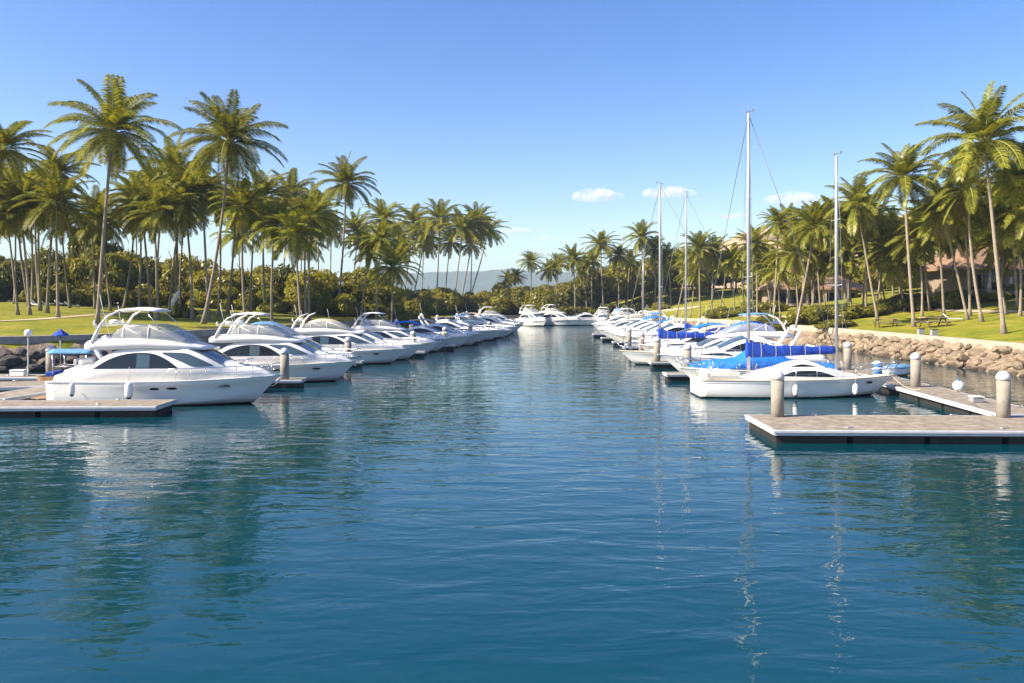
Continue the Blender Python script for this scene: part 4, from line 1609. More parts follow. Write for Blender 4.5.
def yacht_express(label, group=None, L=11.0, B=3.7, hull_m='gel', canvas=None, arch=True):
    """low open-backed sport cruiser"""
    root = empty('sport_cruiser', (0, 0, 0), 0, label, 'motor yacht', group)
    k = L / 11
    h = Hull(L, B, 1.22, L * .15, spring=.20, flare=.4)
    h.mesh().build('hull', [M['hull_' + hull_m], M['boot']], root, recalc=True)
    portholes(h, root, (L * .5, L * .62, L * .74), ext=.22, zoff=-.36)
    h.deck().build('deck', M['deck'], root)
    strake(h, root, M['gel'])
    zd = 1.18
    cab = Body(w=[(.3, B * .42), (3, B * .43), (5.5, B * .40), (7.5 * k, B * .31), (9.2 * k, B * .18), (10.4 * k, .06)],
               z0=[(0, zd), (6, zd), (11, zd + .24)],
               h=[(.3, .30), (2.0 * k, .50), (3.2 * k, .62), (3.7 * k, 1.05), (4.3 * k, 1.38), (5.2 * k, 1.44), (6.0 * k, 1.22), (7.4 * k, .62), (8.6 * k, .42), (9.6 * k, .24), (10.4 * k, .05)], tum=.22, camber=.09, cor=.18)
    cab.mesh(.3, 10.4 * k, 36).build('deckhouse', M['gel'], root, recalc=True)
    for sg in (-1, 1):
        mb = MB()
        side_patch(mb, cab, 3.5 * k, 6.9 * k, [(3.5 * k, 1.80), (6.9 * k, 1.68)], [(3.5 * k, 1.83), (4.1 * k, 2.22), (5.0 * k, 2.34), (5.9 * k, 2.16), (6.9 * k, 1.71)], sg)
        mb.build('side_window', M['glass'], root)
        mb = MB()
        side_patch(mb, cab, 6.3 * k, 8.4 * k, [(6.3 * k, 1.42), (8.4 * k, 1.46)], [(6.3 * k, 1.45), (7 * k, 1.62), (8.4 * k, 1.50)], sg)
        mb.build('saloon_window', M['glass'], root)
    mb = MB()
    for y0, y1 in ((-.95, -.34), (-.30, .30), (.34, .95)):
        top_patch(mb, cab, 5.45 * k, 7.2 * k, y0, y1, skew=-.2)
    mb.build('windshield', M['glassblue'], root)
    mb = MB(); top_patch(mb, cab, 8.2 * k, 8.75 * k, -.25, .25, off=.03); mb.build('hatch', M['glassblue'], root)
    if arch:
        mb = MB()
        for sg in (-1, 1):
            y = sg * B * .40
            mb.tube([(2.9 * k, y, 1.7), (2.3 * k, y * .97, 2.4), (1.9 * k, y * .9, 3.0), (2.0 * k, y * .75, 3.12)], [.16, .12, .09, .07], n=8)
        mb.tube([(2.0 * k, -B * .30, 3.12), (2.0 * k, B * .30, 3.12)], .08, n=8)
        mb.build('radar_arch', M['gel'], root)
        mb = MB(); mb.lathe([(.02, 3.18), (.2, 3.2), (.21, 3.3), (.02, 3.4)], c=(2.0 * k, 0, 0), n=12); mb.build('radar_dome', M['white'], root)
        mb = MB(); mb.tube([(2.0 * k, .5, 3.15), (1.7 * k, .5, 4.6)], .012, n=5); mb.build('antenna', M['white'], root)
    if canvas:
        q = Body(w=[(1.6 * k, B * .30), (4.8 * k, B * .30)], z0=[(1.6 * k, 2.88), (3.4 * k, 3.02), (4.9 * k, 2.75)], h=[(1.6 * k, .06), (4.9 * k, .06)], tum=.1, camber=.12, cor=.03)
        q.mesh(1.5 * k, 4.9 * k, 12).build('bimini', M[canvas], root, recalc=True)
        mb = MB()
        for sg in (-1, 1):
            for xa, xb in ((1.7, 2.6), (4.7, 4.2)):
                mb.tube([(xa * k, sg * B * .29, 2.9 if xa < 3 else 2.78), (xb * k, sg * B * .38, 1.7)], .018, n=5)
        mb.build('bimini_frame', M['chrome'], root)
    bow_rail(h, root, .5, .55)
    mb = MB(); mb.box((-.4, 0, .38), (.9, B * .8, .08), bev=.03); mb.build('swim_platform', M['teak'], root)
    mb = MB(); mb.box((1.0, 0, 1.62), (.6, B * .6, .36), bev=.08); mb.box((.72, 0, 1.9), (.14, B * .6, .36), bev=.05); mb.build('cockpit_seat', M['grey_vinyl'], root)
    return root


def place(o, bow_x, D, L, rz=0.0):
    """put the boat so that its bow is at bow_x (rz = 0: bow to +x; pi: bow to -x)"""
    o.location = (bow_x - L * math.cos(rz), D - L * math.sin(rz), 0)
    o.rotation_euler = (0, 0, rz)
    return o


GLB = 'yachts moored bow out along the left docks'
GRB = 'boats moored along the right docks'
GFB = 'yachts moored across the far end of the basin'
b1 = yacht_fly('large white flybridge yacht nearest at left, white sun top, arched dark side window', GLB, 11.5, 3.95)
place(b1, -12.2, 42.2, 11.5, R(-1.5))
b1.scale.z = .955
_h = Hull(11.5, 3.95, 1.36, 11.5 * .13, spring=.16)
mb = MB()
for dx, dz, k in ((0, 0, 1), (.30, .02, -1)):
    pts = []
    for j in range(9):
        u = j / 8
        xx = 8.55 + dx + .30 * u; zz = 1.0 + dz + .10 * (u if k > 0 else 1 - u) ** 2
        q = _h.ring(xx / 11.5)
        pts.append((xx, -(float(np.interp(zz, [p[2] for p in q[2:]], [p[1] for p in q[2:]])) + .006), zz))
    mb.tube(pts, .028, n=5)
mb.build('hull_emblem', M['grey_vinyl'], b1)
b2 = yacht_fly('second white flybridge yacht from the left foreground, behind a grey pile', GLB, 11.2, 3.8)
place(b2, -10.35, 53.6, 11.2, R(-1)); b2.scale.z = .87
proto_b = yacht_express('low white cruiser with grey windshield tucked behind the nearest flybridge yacht', GLB, 10.6, 3.6)
place(proto_b, -15.0, 46.6, 10.6)
b2b = yacht_fly('white flybridge yacht with blue helm cover behind the second left yacht', GLB, 11.4, 3.8, top=False, hood='sky_canvas')
place(b2b, -11.0, 58.2, 11.4); b2b.scale.z = .85
b3 = yacht_fly('third large left yacht, cream enclosure and no sun top', GLB, 12.0, 3.9, canopy='beige', top=False, hood='beige')
place(b3, -8.75, 68.2, 12.0); b3.scale.z = .84
bC = yacht_express('white sport cruiser with bright blue bimini in the middle of the left row', GLB, 11.0, 3.7, canvas='bright')
place(bC, -6.2, 83.5, 11.0)


proto_c = yacht_express('cream hulled cruiser with beige bimini among the left row', GLB, 10.2, 3.5, hull_m='gel2', canvas='beige', arch=False)
place(proto_c, -3.3, 94.6, 10.2)


def clone(src, label, bow_x, D, L, rz=0.0, s=1.0, group=None):
    c = copy_tree(src)
    c["label"] = label
    if group: c["group"] = group
    c.scale = (s, s, s * (.86 if 'fly' in src.get('variant', '') else 1))
    place(c, bow_x, D, L * s, rz + R(rng.uniform(-3.5, 3.5)))
    return c


clone(proto_b, 'low white sport cruiser beside the third large left yacht', -7.9, 72.3, 10.6)
clone(b2, 'white flybridge yacht between the third left yacht and the blue bimini cruiser', -7.2, 79.6, 11.2, s=.92)
far_l = 'white motor yacht in the far part of the left row'
clone(bC, 'white cruiser with blue bimini farther back in the left row', -4.5, 90.6, 11.0, s=.95)
clone(proto_b, far_l, -2.2, 101.6, 10.6, s=1.08)
clone(proto_b, far_l, -1.2, 105.6, 10.6)
clone(b3, far_l, 0.0, 113, 12.0, s=.82)
clone(bC, 'far left cruiser with blue bimini near the end of the row', .9, 117.4, 11.0)
clone(proto_b, far_l, 1.9, 128, 10.6, s=1.05)
clone(b1, far_l, 2.2, 146, 11.5, s=.9)
clone(proto_c, 'far left cruiser with beige bimini near the end of the row', 0.4, 136, 10.2)
# right row motor boats, bows to the channel
clone(proto_b, 'sleek white cruiser with long dark windows beyond the blue covered boat', 10.6, 57.3, 10.6, PI, 1.08, GRB)
rA = yacht_fly('white flybridge yacht with blue cover on top behind the two masted sailboat', GRB, 11.6, 3.85, top=True, canopy='sky_canvas', hood='bright')
place(rA, 11.3, 61.4, 11.6, PI); rA.scale.z = .84
clone(proto_c, 'low cream cruiser with beige bimini just beyond the taller middle mast', 11.3, 71.4, 10.2, PI, 1.0, GRB)
clone(bC, 'right row cruiser with blue bimini', 11.6, 77.4, 11.0, PI, 1.0, GRB)
far_r = 'white motor yacht in the far part of the right row'
clone(proto_b, far_r, 11.8, 87.2, 10.6, PI, 1.05, GRB)
clone(proto_c, 'cream hulled cruiser with beige bimini in the right row', 11.7, 91.2, 10.2, PI, 1.0, GRB)
clone(bC, 'far right row cruiser under a blue bimini', 11.8, 97.3, 11.0, PI, .95, GRB)
clone(proto_b, far_r, 11.6, 101, 10.6, PI, 1.0, GRB)
clone(bC, far_r.replace('motor yacht', 'cruiser with blue bimini'), 11.6, 107.5, 11.0, PI, 1.0, GRB)
clone(b3, far_r, 12.4, 119, 12.0, PI, .85, GRB)
clone(proto_b, far_r, 13.0, 131, 10.6, PI, 1.0, GRB)
clone(b1, far_r, 14.2, 142, 11.5, PI, .85, GRB)
# far end: bows towards us
far_e = 'white yacht moored with its bow towards us at the far end of the basin'
for k, (px, D, src, L, a, s) in enumerate(((533, 164, b1, 11.5, -60, .9), (557, 167, b2, 11.2, -25, .92), (582, 167, proto_b, 10.6, 190, 1.1), (603, 168, b1, 11.5, -100, .8), (618, 166, b2b, 11.4, -115, .88), (636, 165, proto_b, 10.6, -130, 1.05), (652, 164, bC, 11.0, -120, .95))):
    c = copy_tree(src); c["label"] = far_e; c["group"] = GFB; c.scale = (s, s, s * .9)
    x = (px - 512) * D / FPX
    a = R(a)
    c.location = (x - math.cos(a) * L * s / 2, D - math.sin(a) * L * s / 2, 0)
    c.rotation_euler = (0, 0, a)


# ------------------------------------------------------------------ sailboats
def mast_parts(root, x, zb, zt, r, spread, h, fore, aft, sgn=1):
    mb = MB(); mb.tube([(x, 0, zb), (x, 0, zb + (zt - zb) * .7), (x, 0, zt)], [r, r, r * .72], n=10)
    ma = mb.build('mast', M['alu'], root)
    mb = MB()
    zs = [zb + (zt - zb) * q for q in spread]
    for z, w in zip(zs, (.85, .6)):
        mb.tube([(x - .05, -w, z + .05), (x, 0, z), (x - .05, w, z + .05)], .025, n=5)
    mb.build('spreader', M['alu'], ma)
    mb = MB()
    mb.tube([(x, 0, zt), (x, 0, zt + .45)], .012, n=4); mb.tube([(x - .3, 0, zt + .12), (x + .3, 0, zt + .12)], .012, n=4); mb.box((x + .28, 0, zt + .2), (.12, .02, .1)); mb.box((x - .1, .1, zt + .08), (.1, .1, .12))
    mb.build('masthead', M['grey'], ma)
    mb = MB()
    for sg in (-1, 1):
        pts = [(x, 0, zt - .1)]
        for z, w in zip(zs[::-1], (.6, .85)): pts.append((x - .05, sg * w, z + .05))
        pts.append((x - .15, sg * 1.25, h.zs(.4)))
        mb.tube(pts, .012, n=4, smooth=False)
        mb.tube([(x, 0, zs[0]), (x + .7, sg * 1.2, h.zs(.4))], .008, n=4)
    for q in (fore, aft):
        if q: mb.tube([(x, 0, zt - .05), q], .02, n=4)
    mb.build('rigging', M['wire'], ma)
    return ma


def sail_cover(root, x0, x1, m, z_m, z_e, name='sail_cover'):
    """stowed sail under a canvas cover, tall at the mast"""
    mb = MB()
    rings = []
    for i in range(49):
        t = i / 48
        x = x0 + (x1 - x0) * t
        top = z_e[1] + (z_m[1] - z_e[1]) * math.exp(-t * 7.0) + .022 * math.sin(t * 31) + .02 * math.sin(t * 13 + 1)
        bot = z_m[0] + (z_e[0] - z_m[0]) * t
        w = (.15 + .012 * math.sin(t * 46)) * (1 - .35 * t) * (1.0 if t > .1 else .9)
        c, hh = (top + bot) / 2, (top - bot) / 2
        rings.append([(x, w * math.cos(a) * (1 - .25 * math.sin(a)), c + hh * math.sin(a)) for a in [2 * PI * j / 14 for j in range(14)]])
    mb.loft(rings, smooth=True)
    cov = mb.build(name, m, root, recalc=True)
    for k in range(1, 6):
        t = k / 6
        x = x0 + (x1 - x0) * t
        top = z_e[1] + (z_m[1] - z_e[1]) * math.exp(-t * 7.0) + .02; bot = z_m[0] + (z_e[0] - z_m[0]) * t - .02
        w = .16 * (1 - .3 * t)
        mb = MB(); mb.tube([(x, w * math.cos(a) * (1 - .25 * math.sin(a)), (top + bot) / 2 + (top - bot) / 2 * math.sin(a)) for a in [2 * PI * j / 14 for j in range(15)]], .012, n=4)
        mb.build('tie', M['rope'], cov)
    return cov


def stanchions(h, root, t0=.04, t1=.96, up=.62):
    mb = MB()
    for sg in (-1, 1):
        n = 9
        P = []
        for i in range(n + 1):
            t = t0 + (t1 - t0) * i / n
            b = max(.05, h.bs(t) - .09)
            mb.tube([(t * h.L, sg * b, h.zs(t) - .03), (t * h.L, sg * b, h.zs(t) + up)], .014, n=4)
            P.append((t * h.L, sg * b, h.zs(t) + up))
        mb.tube(P, .007, n=4); mb.tube([(p[0], p[1], p[2] - up * .5) for p in P], .006, n=4)
    # pulpit
    L = h.L
    for up2 in (up, up * .5):
        mb.tube([(L * .87, -h.bs(.87) + .09, h.zs(.87) + up2), (L * .97, -h.bs(.97), h.zs(.97) + up2 + .08), (L * 1.02, 0, h.zs(1) + up2 + .1), (L * .97, h.bs(.97), h.zs(.97) + up2 + .08), (L * .87, h.bs(.87) - .09, h.zs(.87) + up2)], .028, n=5)
    for sg in (-1, 1):
        mb.tube([(L * .90, sg * h.bs(.9) * .9, h.zs(.9)), (L * .97, sg * h.bs(.97), h.zs(.97) + up + .08)], .018, n=5)
        mb.tube([(L * .97, sg * h.bs(.97), h.zs(.97)), (L * 1.02, 0, h.zs(1) + up + .1)], .018, n=5)
        mb.tube([(.1, sg * (h.bs(0) - .1), h.zs(0)), (.1, sg * (h.bs(0) - .1), h.zs(0) + up)], .018, n=5)
    mb.tube([(.1, -h.bs(0) + .1, h.zs(0) + up), (.1, h.bs(0) - .1, h.zs(0) + up)], .018, n=5)
    return mb.build('lifeline_rail', M['chrome'], root)


def ketch():
    L = 11.5
    root = empty('sailboat', (0, 0, 0), 0, 'white two masted sailboat with deep blue sail cover in the right foreground', 'sailboat', GRB)
    h = Hull(L, 3.5, 1.02, 1.35, tail=.70, flare=.25, spring=.14, deadrise=.5, stemup=.35, full=2.1, mx=.48)
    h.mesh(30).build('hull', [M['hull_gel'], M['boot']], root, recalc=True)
    mb = MB()
    for sg in (-1, 1):
        mb.tube([(t * L - h.rake * t ** 5 * .2, sg * (float(np.interp(h.zs(t) - .17, [p[2] for p in h.ring(t)[2:]], [p[1] for p in h.ring(t)[2:]])) + .006), h.zs(t) - .17) for t in [i / 24 * .985 for i in range(25)]], .014, n=4)
    mb.build('sheer_stripe', M['grey_vinyl'], root)
    h.deck(30).build('deck', M['gel2'], root)
    strake(h, root, M['beige'], r=.03)
    cab = Body(w=[(3.0, .9), (4.2, 1.18), (6.5, 1.2), (8.2, .9), (9.4, .4)], z0=[(0, .98), (8, 1.0), (10, 1.06)], h=[(3.0, .12), (3.8, .42), (4.8, .62), (6.2, .68), (7.2, .58), (8.4, .28), (9.4, .05)], tum=.25, camber=.10, cor=.15)
    cab.mesh(3.0, 9.4, 28).build('coachroof', M['gel'], root, recalc=True)
    up = Body(w=[(4.6, .6), (5.3, .85), (6.6, .85), (8.0, .6)], z0=[(4.6, 1.58), (6.3, 1.66), (8.0, 1.28)], h=[(4.6, .05), (5.2, .22), (6.2, .30), (7.0, .18), (8.0, .03)], tum=.3, camber=.08, cor=.1)
    up.mesh(4.6, 8.0, 18).build('doghouse', M['gel'], root, recalc=True)
    for sg in (-1, 1):
        mb = MB(); side_patch(mb, cab, 4.6, 7.6, [(4.6, 1.20), (7.6, 1.13)], [(4.6, 1.23), (5.3, 1.46), (6.3, 1.50), (7.0, 1.38), (7.6, 1.16)], sg); mb.build('cabin_window', M['glass'], root)
        mb = MB(); side_patch(mb, up, 5.2, 6.5, [(5.2, 1.70), (6.5, 1.70)], [(5.2, 1.72), (5.8, 1.84), (6.5, 1.74)], sg); mb.build('doghouse_window', M['glass'], root)
    mb = MB(); top_patch(mb, up, 6.4, 7.85, -.55, .55, off=.012); mb.build('windshield', M['glass'], root)
    mast_parts(root, 3.05, 1.0, 16.1, .105, (.38, .68), h, (8.05, 0, 2.4), (.1, 0, 1.1))
    mast_parts(root, 8.1, 1.3, 13.7, .095, (.40, .70), h, None, None)
    mb = MB(); mb.tube([(3.1, 0, 2.35), (8.0, 0, 2.45)], .06, n=8); mb.build('boom', M['alu'], root)
    sail_cover(root, 2.9, 7.95, M['blue'], (2.12, 3.3), (2.36, 2.82))
    stanchions(h, root)
    mb = MB(); mb.box((1.3, 0, 1.12), (1.9, 1.9, .16), bev=.04); mb.box((1.3, .85, 1.3), (1.9, .3, .25), bev=.05); mb.box((1.3, -.85, 1.3), (1.9, .3, .25), bev=.05)
    mb.build('cockpit_coaming', M['gel2'], root)
    mb = MB(); mb.tube([(.9 + .0, .42 * math.cos(a), 1.72 + .42 * math.sin(a)) for a in [2 * PI * j / 18 for j in range(19)]], .018, n=5); mb.tube([(.9, -.42, 1.72), (.9, .42, 1.72)], .012, n=4); mb.tube([(.9, 0, 1.2), (.9, 0, 1.72)], .05, n=6)
    mb.build('steering_wheel', M['chrome'], root)
    portholes(h, root, (9.6,), ext=.2, zoff=-.30)
    mb = MB(); mb.tube([(L + .1, 0, h.zs(1) + .02), (L - .3, 0, h.zs(1) - .3)], .04, n=6); mb.build('anchor', M['chrome'], root)
    root.location = (10.45, 45.6, 0)
    root.rotation_euler = (0, 0, R(1.0))
    return root


kt = ketch()


def sloop(label, mast_top, L=11.0, hull_m='gel', cover='blue', mast_x=7.6):
    root = empty('sailboat', (0, 0, 0), 0, label, 'sailboat', GRB)
    h = Hull(L, 3.3, 1.02, 1.3, tail=.72, flare=.25, spring=.16, deadrise=.5, stemup=.35, full=2.1, mx=.48)
    h.mesh(22).build('hull', [M['hull_' + hull_m], M['boot']], root, recalc=True)
    h.deck(22).build('deck', M['gel2'], root)
    strake(h, root, M['beige'], r=.03)
    cab = Body(w=[(3.0, .9), (4.2, 1.1), (6.5, 1.1), (8.4, .5)], z0=[(0, .98), (10, 1.06)], h=[(3.0, .35), (4.4, .52), (6.2, .5), (8.4, .06)], tum=.25, camber=.10, cor=.15)
    cab.mesh(3.0, 8.4, 20).build('coachroof', M['gel'], root, recalc=True)
    for sg in (-1, 1):
        mb = MB(); side_patch(mb, cab, 3.6, 7.0, [(3.6, 1.16), (7.0, 1.14)], [(3.6, 1.18), (4.3, 1.36), (6.2, 1.34), (7.0, 1.17)], sg); mb.build('cabin_window', M['glass'], root)
    mast_parts(root, mast_x, 1.2, mast_top, .095, (.38, .68), h, (L - .1, 0, 1.2), (.1, 0, 1.1))
    mb = MB(); mb.tube([(mast_x - .1, 0, 2.3), (mast_x - 4.4, 0, 2.35)], .06, n=8); mb.build('boom', M['alu'], root)
    sail_cover(root, mast_x + .15, mast_x - 4.5, M[cover], (2.12, 3.2), (2.26, 2.72))
    stanchions(h, root)
    dg = Body(w=[(2.0, 1.05), (3.8, 1.0)], z0=[(2.0, 1.1), (3.8, 1.4)], h=[(2.0, .9), (2.6, 1.0), (3.8, .1)], tum=.12, camber=.1, cor=.2)
    dg.mesh(2.0, 3.8, 10).build('dodger', M['bright'], root, recalc=True)
    return root


s1 = sloop('white sailboat with blue sail cover under the taller middle mast', 15.1)
place(s1, (660 - 512) * 67.2 / FPX - 3.4, 67.2, 11.0, PI)
s2 = sloop('white sailboat with blue sail cover under the shorter middle mast', 16.3, cover='blue')
place(s2, (686 - 512) * 81.5 / FPX - 3.4, 81.5, 11.0, PI)
s3 = copy_tree(s2); s3["label"] = 'small far sailboat with a thin low mast left of the taller middle mast'
place(s3, (643 - 512) * 112.0 / FPX - 2.7, 112.0, 8.8, PI); s3.scale = (.8, .8, .72)


def covered_boat():
    L = 10.0
    root = empty('covered_boat', (0, 0, 0), 0, 'white boat under a bright blue canvas cover beyond the two masted sailboat', 'boat', GRB)
    h = Hull(L, 3.2, 1.05, 1.2, tail=.75, flare=.3, spring=.12, stemup=.4)
    h.mesh(22).build('hull', [M['hull_gel'], M['boot']], root, recalc=True)
    h.deck(22).build('deck', M['gel2'], root)
    strake(h, root, M['gel2'])
    q = Body(w=[(.3, 1.1), (4, 1.45), (7.5, 1.2), (9.3, .3)], z0=[(0, 1.0), (10, 1.1)], h=[(.3, .30), (2.2, .45), (3.2, .62), (4.0, 1.15), (4.7, 1.35), (5.4, 1.2), (6.4, .62), (8, .45), (9.3, .2)], tum=.35, camber=.12, cor=.25)
    mb = MB()
    rings = []
    for i in range(41):
        x = .3 + 9.0 * i / 40
        rings.append([(p[0], p[1] * (1 + .03 * math.sin(5 * x + 9 * p[2])), p[2] + .025 * math.sin(7 * x + 3 * p[1])) for p in q.ring(x)])
    mb.loft(rings, smooth=True, flip=True)
    mb.build('canvas_cover', M['bright'], root, recalc=True)
    stanchions(h, root, up=.5)
    mb = MB(); mb.tube([(4.6, 0, 2.35), (4.6, 0, 2.75)], .03, n=6); mb.build('ridge_post', M['chrome'], root)
    return root


cv = covered_boat()
place(cv, 10.6, 50.8, 10.0, PI)


# ------------------------------------------------------------------ fenders and mooring lines
def fender(x, y, ztop, label, r=.15, ln=.62, rail_z=None):
    root = empty('fender', (x, y, ztop - ln), 0, label, 'fender', 'white fenders hanging on boats')
    mb = MB(); mb.lathe([(.03, 0), (r * .7, .05), (r, .14), (r, ln - .14), (r * .7, ln - .05), (.03, ln)], n=12); mb.build('body', M['white_vinyl'], root)
    mb = MB(); mb.lathe([(.025, -.06), (r * .62, -.02), (r * .72, .06)], n=10); mb.build('end_cap', M['rubber'], root)
    if rail_z: 
        mb = MB(); mb.tube([(0, 0, ln), (0, .05, rail_z - ztop + ln)], .014, n=5); mb.build('rope', M['rope'], root)
    return root


fender(-22.0, 39.98, 1.30, 'white fender at the stern quarter of the nearest left yacht', rail_z=2.0)
fender(-19.15, 39.98, 1.34, 'white fender amidships on the nearest left yacht', r=.19, ln=.8, rail_z=2.1)
fender(15.5, 43.72, .82, 'white fender near the middle of the two masted sailboat', rail_z=1.3)
fender(18.85, 43.90, .86, 'white fender forward on the two masted sailboat', rail_z=1.35)


def rope(pts, label, sag=.25, r=.016):
    a, b = Vector(pts[0]), Vector(pts[1])
    P = [a.lerp(b, i / 10) - Vector((0, 0, sag * math.sin(PI * i / 10))) for i in range(11)]
    mb = MB(); mb.tube(P, r, n=5)
    o = mb.build('mooring_line', M['rope'])
    tag(o, label, 'rope')


rope([(-22.6, 40.4, 1.34), (-23.4, 39.35, .58)], 'stern mooring line of the nearest left yacht')
rope([(-13.4, 42.6, 1.5), (-14.2, 48.9, .58)], 'bow mooring line of the nearest left yacht', .5)
rope([(21.6, 45.4, 1.1), (22.2, 43.5, .58)], 'bow mooring line of the two masted sailboat')

# ------------------------------------------------------------------ small things on the docks and lawns
# wooden tender with blue bimini at left
def tender():
    root = empty('tender', (-29.1, 49.7, 0), R(4), 'small wooden tender with blue canvas top and blue seat behind the nearest yacht', 'boat')
    h = Hull(4.6, 1.9, .75, .6, tail=.8, flare=.2, spring=.2)
    h.mesh(14).build('hull', [M['teak'], M['boot']], root, recalc=True)
    h.deck(14, drop=.25, inset=.12).build('deck', M['teak'], root)
    mb = MB()
    for sg in (-1, 1):
        for x in (.9, 2.9): mb.tube([(x, sg * .75, .7), (x, sg * .75, 2.15)], .03, n=6)
        mb.tube([(.9, sg * .75, 1.35), (2.9, sg * .75, 1.35)], .025, n=6)
    mb.build('canopy_frame', M['chrome'], root)
    q = Body(w=[(.6, .8), (3.2, .8)], z0=[(.6, 2.12), (3.2, 2.12)], h=[(.6, .16), (3.2, .16)], tum=.3, camber=.12, cor=.05)
    q.mesh(.6, 3.2, 8).build('canopy', M['sky_canvas'], root, recalc=True)
    mb = MB(); mb.box((.7, 0, .85), (.5, 1.3, .35), bev=.06); mb.build('seat', M['blue'], root)
    return root


tender()


def dock_lamp(x, y, label):
    root = empty('dock_lamp', (x, y, DZ), 0, label, 'lamp')
    mb = MB(); mb.lathe([(.12, 0), (.12, .06), (.05, .1), (.04, 2.55)], n=10); mb.build('post', M['grey'], root)
    mb = MB(); mb.lathe([(.05, 2.55), (.2, 2.62), (.24, 2.8), (.2, 2.95), (.05, 3.02)], n=12); mb.build('lamp_head', M['white'], root)


dock_lamp(-31.2, 51.6, 'grey dock lamp with rounded white head beside the left pile')


def parasol_folded(x, y, label):
    root = empty('parasol', (x, y, DZ), 0, label, 'parasol')
    mb = MB(); mb.tube([(0, 0, 0), (.0, 0, 3.0)], .03, n=6); mb.build('pole', M['chrome'], root)
    mb = MB()
    n = 8
    rim = [(math.cos(2 * PI * j / n) * .5, math.sin(2 * PI * j / n) * .5, 2.62 + .05 * (j % 2)) for j in range(n)]
    mb.add([(0, 0, 3.05)] + rim + [(0, 0, 3.0)] + [(a, b, c - .05) for a, b, c in rim], [(0, 1 + j, 1 + (j + 1) % n) for j in range(n)] + [(n + 1, n + 2 + (j + 1) % n, n + 2 + j) for j in range(n)] + [(1 + j, n + 2 + j, n + 2 + (j + 1) % n, 1 + (j + 1) % n) for j in range(n)])
    mb.build('canopy', M['blue'], root)


parasol_folded(-29.3, 51.9, 'small blue parasol above the tender below the left bank')


def dock_box(x, y, m, label, s=(1.1, .6, .6)):
    root = empty('dock_box', (x, y, DZ), 0, label, 'dock box')
    mb = MB(); mb.box((0, 0, s[2] * .4), (s[0], s[1], s[2] * .8), bev=.03); mb.build('body', m, root)
    mb = MB(); mb.box((0, 0, s[2] * .9 + .01), (s[0] + .06, s[1] + .06, s[2] * .2), bev=.04); mb.build('lid', M['white'], root)


dock_box(-31.9, 51.8, M['white'], 'white dock step box left of the pile before the dark left rocks', (.9, .6, .4))
dock_box(22.4, 38.6, M['grey'], 'small grey dock box beyond the foreground dock at far right', (.5, .4, .3))
dock_box(-34.8, 45.2, M['white'], 'white dock box on the broad dock at the left edge')


def drum(x, y, label):
    root = empty('plastic_drum', (x, y, DZ), 0, label, 'drum')
    mb = MB(); mb.lathe([(.26, 0), (.28, .05), (.28, .28), (.29, .30), (.28, .32), (.28, .56), (.29, .58), (.28, .6), (.28, .83), (.26, .88)], n=16); mb.build('body', M['plastic_blue'], root)
    mb = MB(); mb.lathe([(.2, .882), (.2, .9), (.05, .91)], n=12); mb.build('lid', M['white'], root)


drum(24.0, 52.5, 'blue plastic drum standing on the right walkway dock')


def dinghy(x, y, z, rz, label):
    root = empty('dinghy', (x, y, z), rz, label, 'dinghy')
    h = Hull(3.6, 1.5, .5, .5, tail=.8, flare=.2, spring=.3, deadrise=.2)
    h.mesh(12).build('hull', [M['white'], M['white']], root, recalc=True)
    q = Body(w=[(.1, .6), (1.5, .72), (3.3, .15)], z0=[(0, .46), (3.6, .6)], h=[(.1, .08), (1.5, .26), (3.3, .08)], tum=.4, camber=.12, cor=.1)
    q.mesh(.1, 3.3, 10).build('canvas_cover', M['sky_canvas'], root, recalc=True)
    root.scale = (.8, .8, .8)
    return root


_d = dinghy(26.4, 57.0, .12, R(15), 'small dinghy under light blue cover behind the slimmer mast')


def buoy(x, y, label):
    root = empty('ball_fender', (x, y, DZ), 0, label, 'fender')
    v = np.array(ICO_V) * .30 + np.array([0, 0, .31])
    mb = MB(); mb.add(v.tolist(), ICO_F, 0, True); mb.build('body', M['white_vinyl'], root)
    mb = MB(); mb.lathe([(.09, .58), (.07, .68), (.02, .7)], n=10); mb.build('eye', M['plastic_blue'], root)


buoy(24.0, 43.0, 'round white ball fender lying on the right walkway dock')


def pedestal(x, y, label, group):
    root = empty('power_pedestal', (x, y, DZ), 0, label, 'power pedestal', group)
    mb = MB(); mb.box((0, 0, .5), (.26, .26, 1.0), bev=.03); mb.build('body', M['white'], root)
    mb = MB(); mb.box((0, 0, 1.06), (.3, .3, .12), bev=.04); mb.build('cap', M['grey'], root)
    mb = MB(); mb.box((0, -.14, .7), (.16, .03, .2)); mb.build('socket', M['rubber'], root)


for x, y in ((24.6, 66.0), (24.7, 76.5), (24.9, 89)):
    pedestal(x, y, 'white power pedestal on the right walkway dock', 'power pedestals')
for x, y in ((-24.3, 62), (-22.2, 75), (-20.2, 86)):
    pedestal(x, y, 'white power pedestal on the left walkway dock', 'power pedestals of the left walkway')


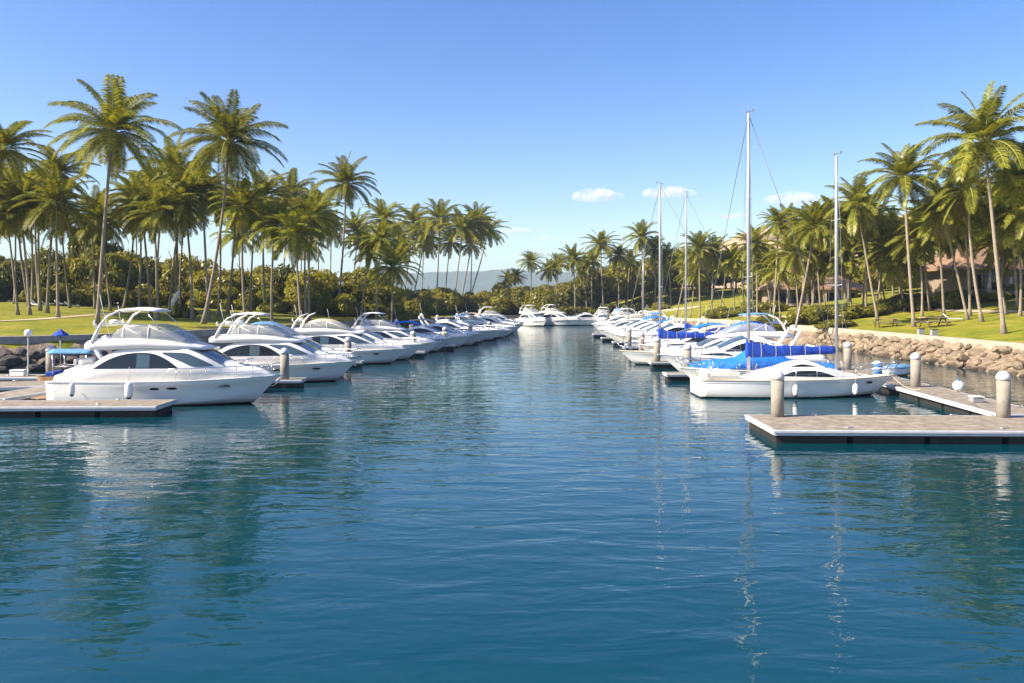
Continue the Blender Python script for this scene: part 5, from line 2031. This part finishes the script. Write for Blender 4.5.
def picnic_table(px, py, rz, label, s=1.0, tabletop='tablewood'):
    p = on_ground(px, py)
    root = empty('picnic_table', p, rz, label, 'picnic table')
    root.scale = (s, s, s)
    mb = MB()
    for k in range(4): mb.box((0, -.33 + .22 * k, .76), (2.2, .2, .05))
    mb.build('tabletop', M[tabletop], root)
    for sg in (-1, 1):
        mb = MB(); mb.box((0, sg * .75, .45), (2.2, .32, .05)); mb.build('seat', M[tabletop], root)
    for sx in (-1, 1):
        mb = MB()
        mb.box((sx * .8, 0, .70), (.08, .8, .08)); mb.box((sx * .8, 0, .38), (.08, 1.8, .08))
        mb.tube([(sx * .8, -.2, .7), (sx * .8, -.65, -.05)], .05, n=5); mb.tube([(sx * .8, .2, .7), (sx * .8, .65, -.05)], .05, n=5)
        mb.build('leg', M['dkwood'], root)
    return root


picnic_table(934, 327, R(8), 'wide pale picnic table on the right lawn beside the tall straight palm', 1.3)
picnic_table(886, 327, R(-6), 'wooden picnic table on the right lawn left of the tall straight palm', 1.2)


def lounger(p, rz, label, group):
    root = empty('lawn_lounger', p, rz, label, 'lounger', group)
    mb = MB(); mb.box((.3, 0, .36), (1.3, .62, .10), bev=.03); mb.build('seat', M['white'], root)
    mb = MB()
    vs = [(-.35, -.31, .32), (-.35, .31, .32), (-.95, .31, .85), (-.95, -.31, .85), (-.30, -.31, .42), (-.30, .31, .42), (-.88, .31, .92), (-.88, -.31, .92)]
    mb.add(vs, [(0, 1, 2, 3), (7, 6, 5, 4), (0, 4, 5, 1), (1, 5, 6, 2), (2, 6, 7, 3), (3, 7, 4, 0)]); mb.build('backrest', M['white'], root)
    for x in (-.3, .85):
        for y in (-.26, .26):
            mb = MB(); mb.tube([(x, y, -.05), (x, y, .33)], .03, n=5); mb.build('leg', M['grey'], root)


r = random.Random(8)
for px, py in ((36, 307), (47, 306), (60, 306), (72, 308), (846, 319), (952, 322)):
    p = on_ground(px, py)
    lounger(p, r.uniform(-.6, .6), 'white lounger on the left lawn under the palms' if px < 400 else ('white lounger on the right lawn by the path' if px < 900 else 'white lounger behind the pale picnic table'), 'loungers on the lawns')


def sculpture():
    p = on_ground(173, 312)
    root = empty('sculpture', p, R(0), 'white leaning wing shaped sculpture on the left lawn', 'sculpture')
    mb = MB(); mb.tube([(-.5, 0, -.1), (-.3, 0, .5), (.1, 0, 1.5), (.55, 0, 2.4), (.85, 0, 2.9), (1.0, 0, 3.0)], [.10, .2, .34, .32, .16, .03], n=9); mb.build('wing', M['white'], root)
    mb = MB(); mb.box((-.45, 0, .06), (.9, .7, .3)); mb.build('plinth', M['coping'], root)


sculpture()


def utility_box(px, py, label):
    p = on_ground(px, py)
    root = empty('utility_box', p, 0, label, 'utility box')
    mb = MB(); mb.box((0, 0, .3), (.55, .4, .7), bev=.03); mb.build('body', M['grey'], root)
    mb = MB(); mb.box((0, 0, .68), (.62, .46, .07), bev=.02); mb.build('lid', M['dkwood'], root)


utility_box(921, 338, 'small grey utility box on the right coping, left of a pair')
utility_box(934, 339, 'small grey utility box on the right coping, right of a pair')
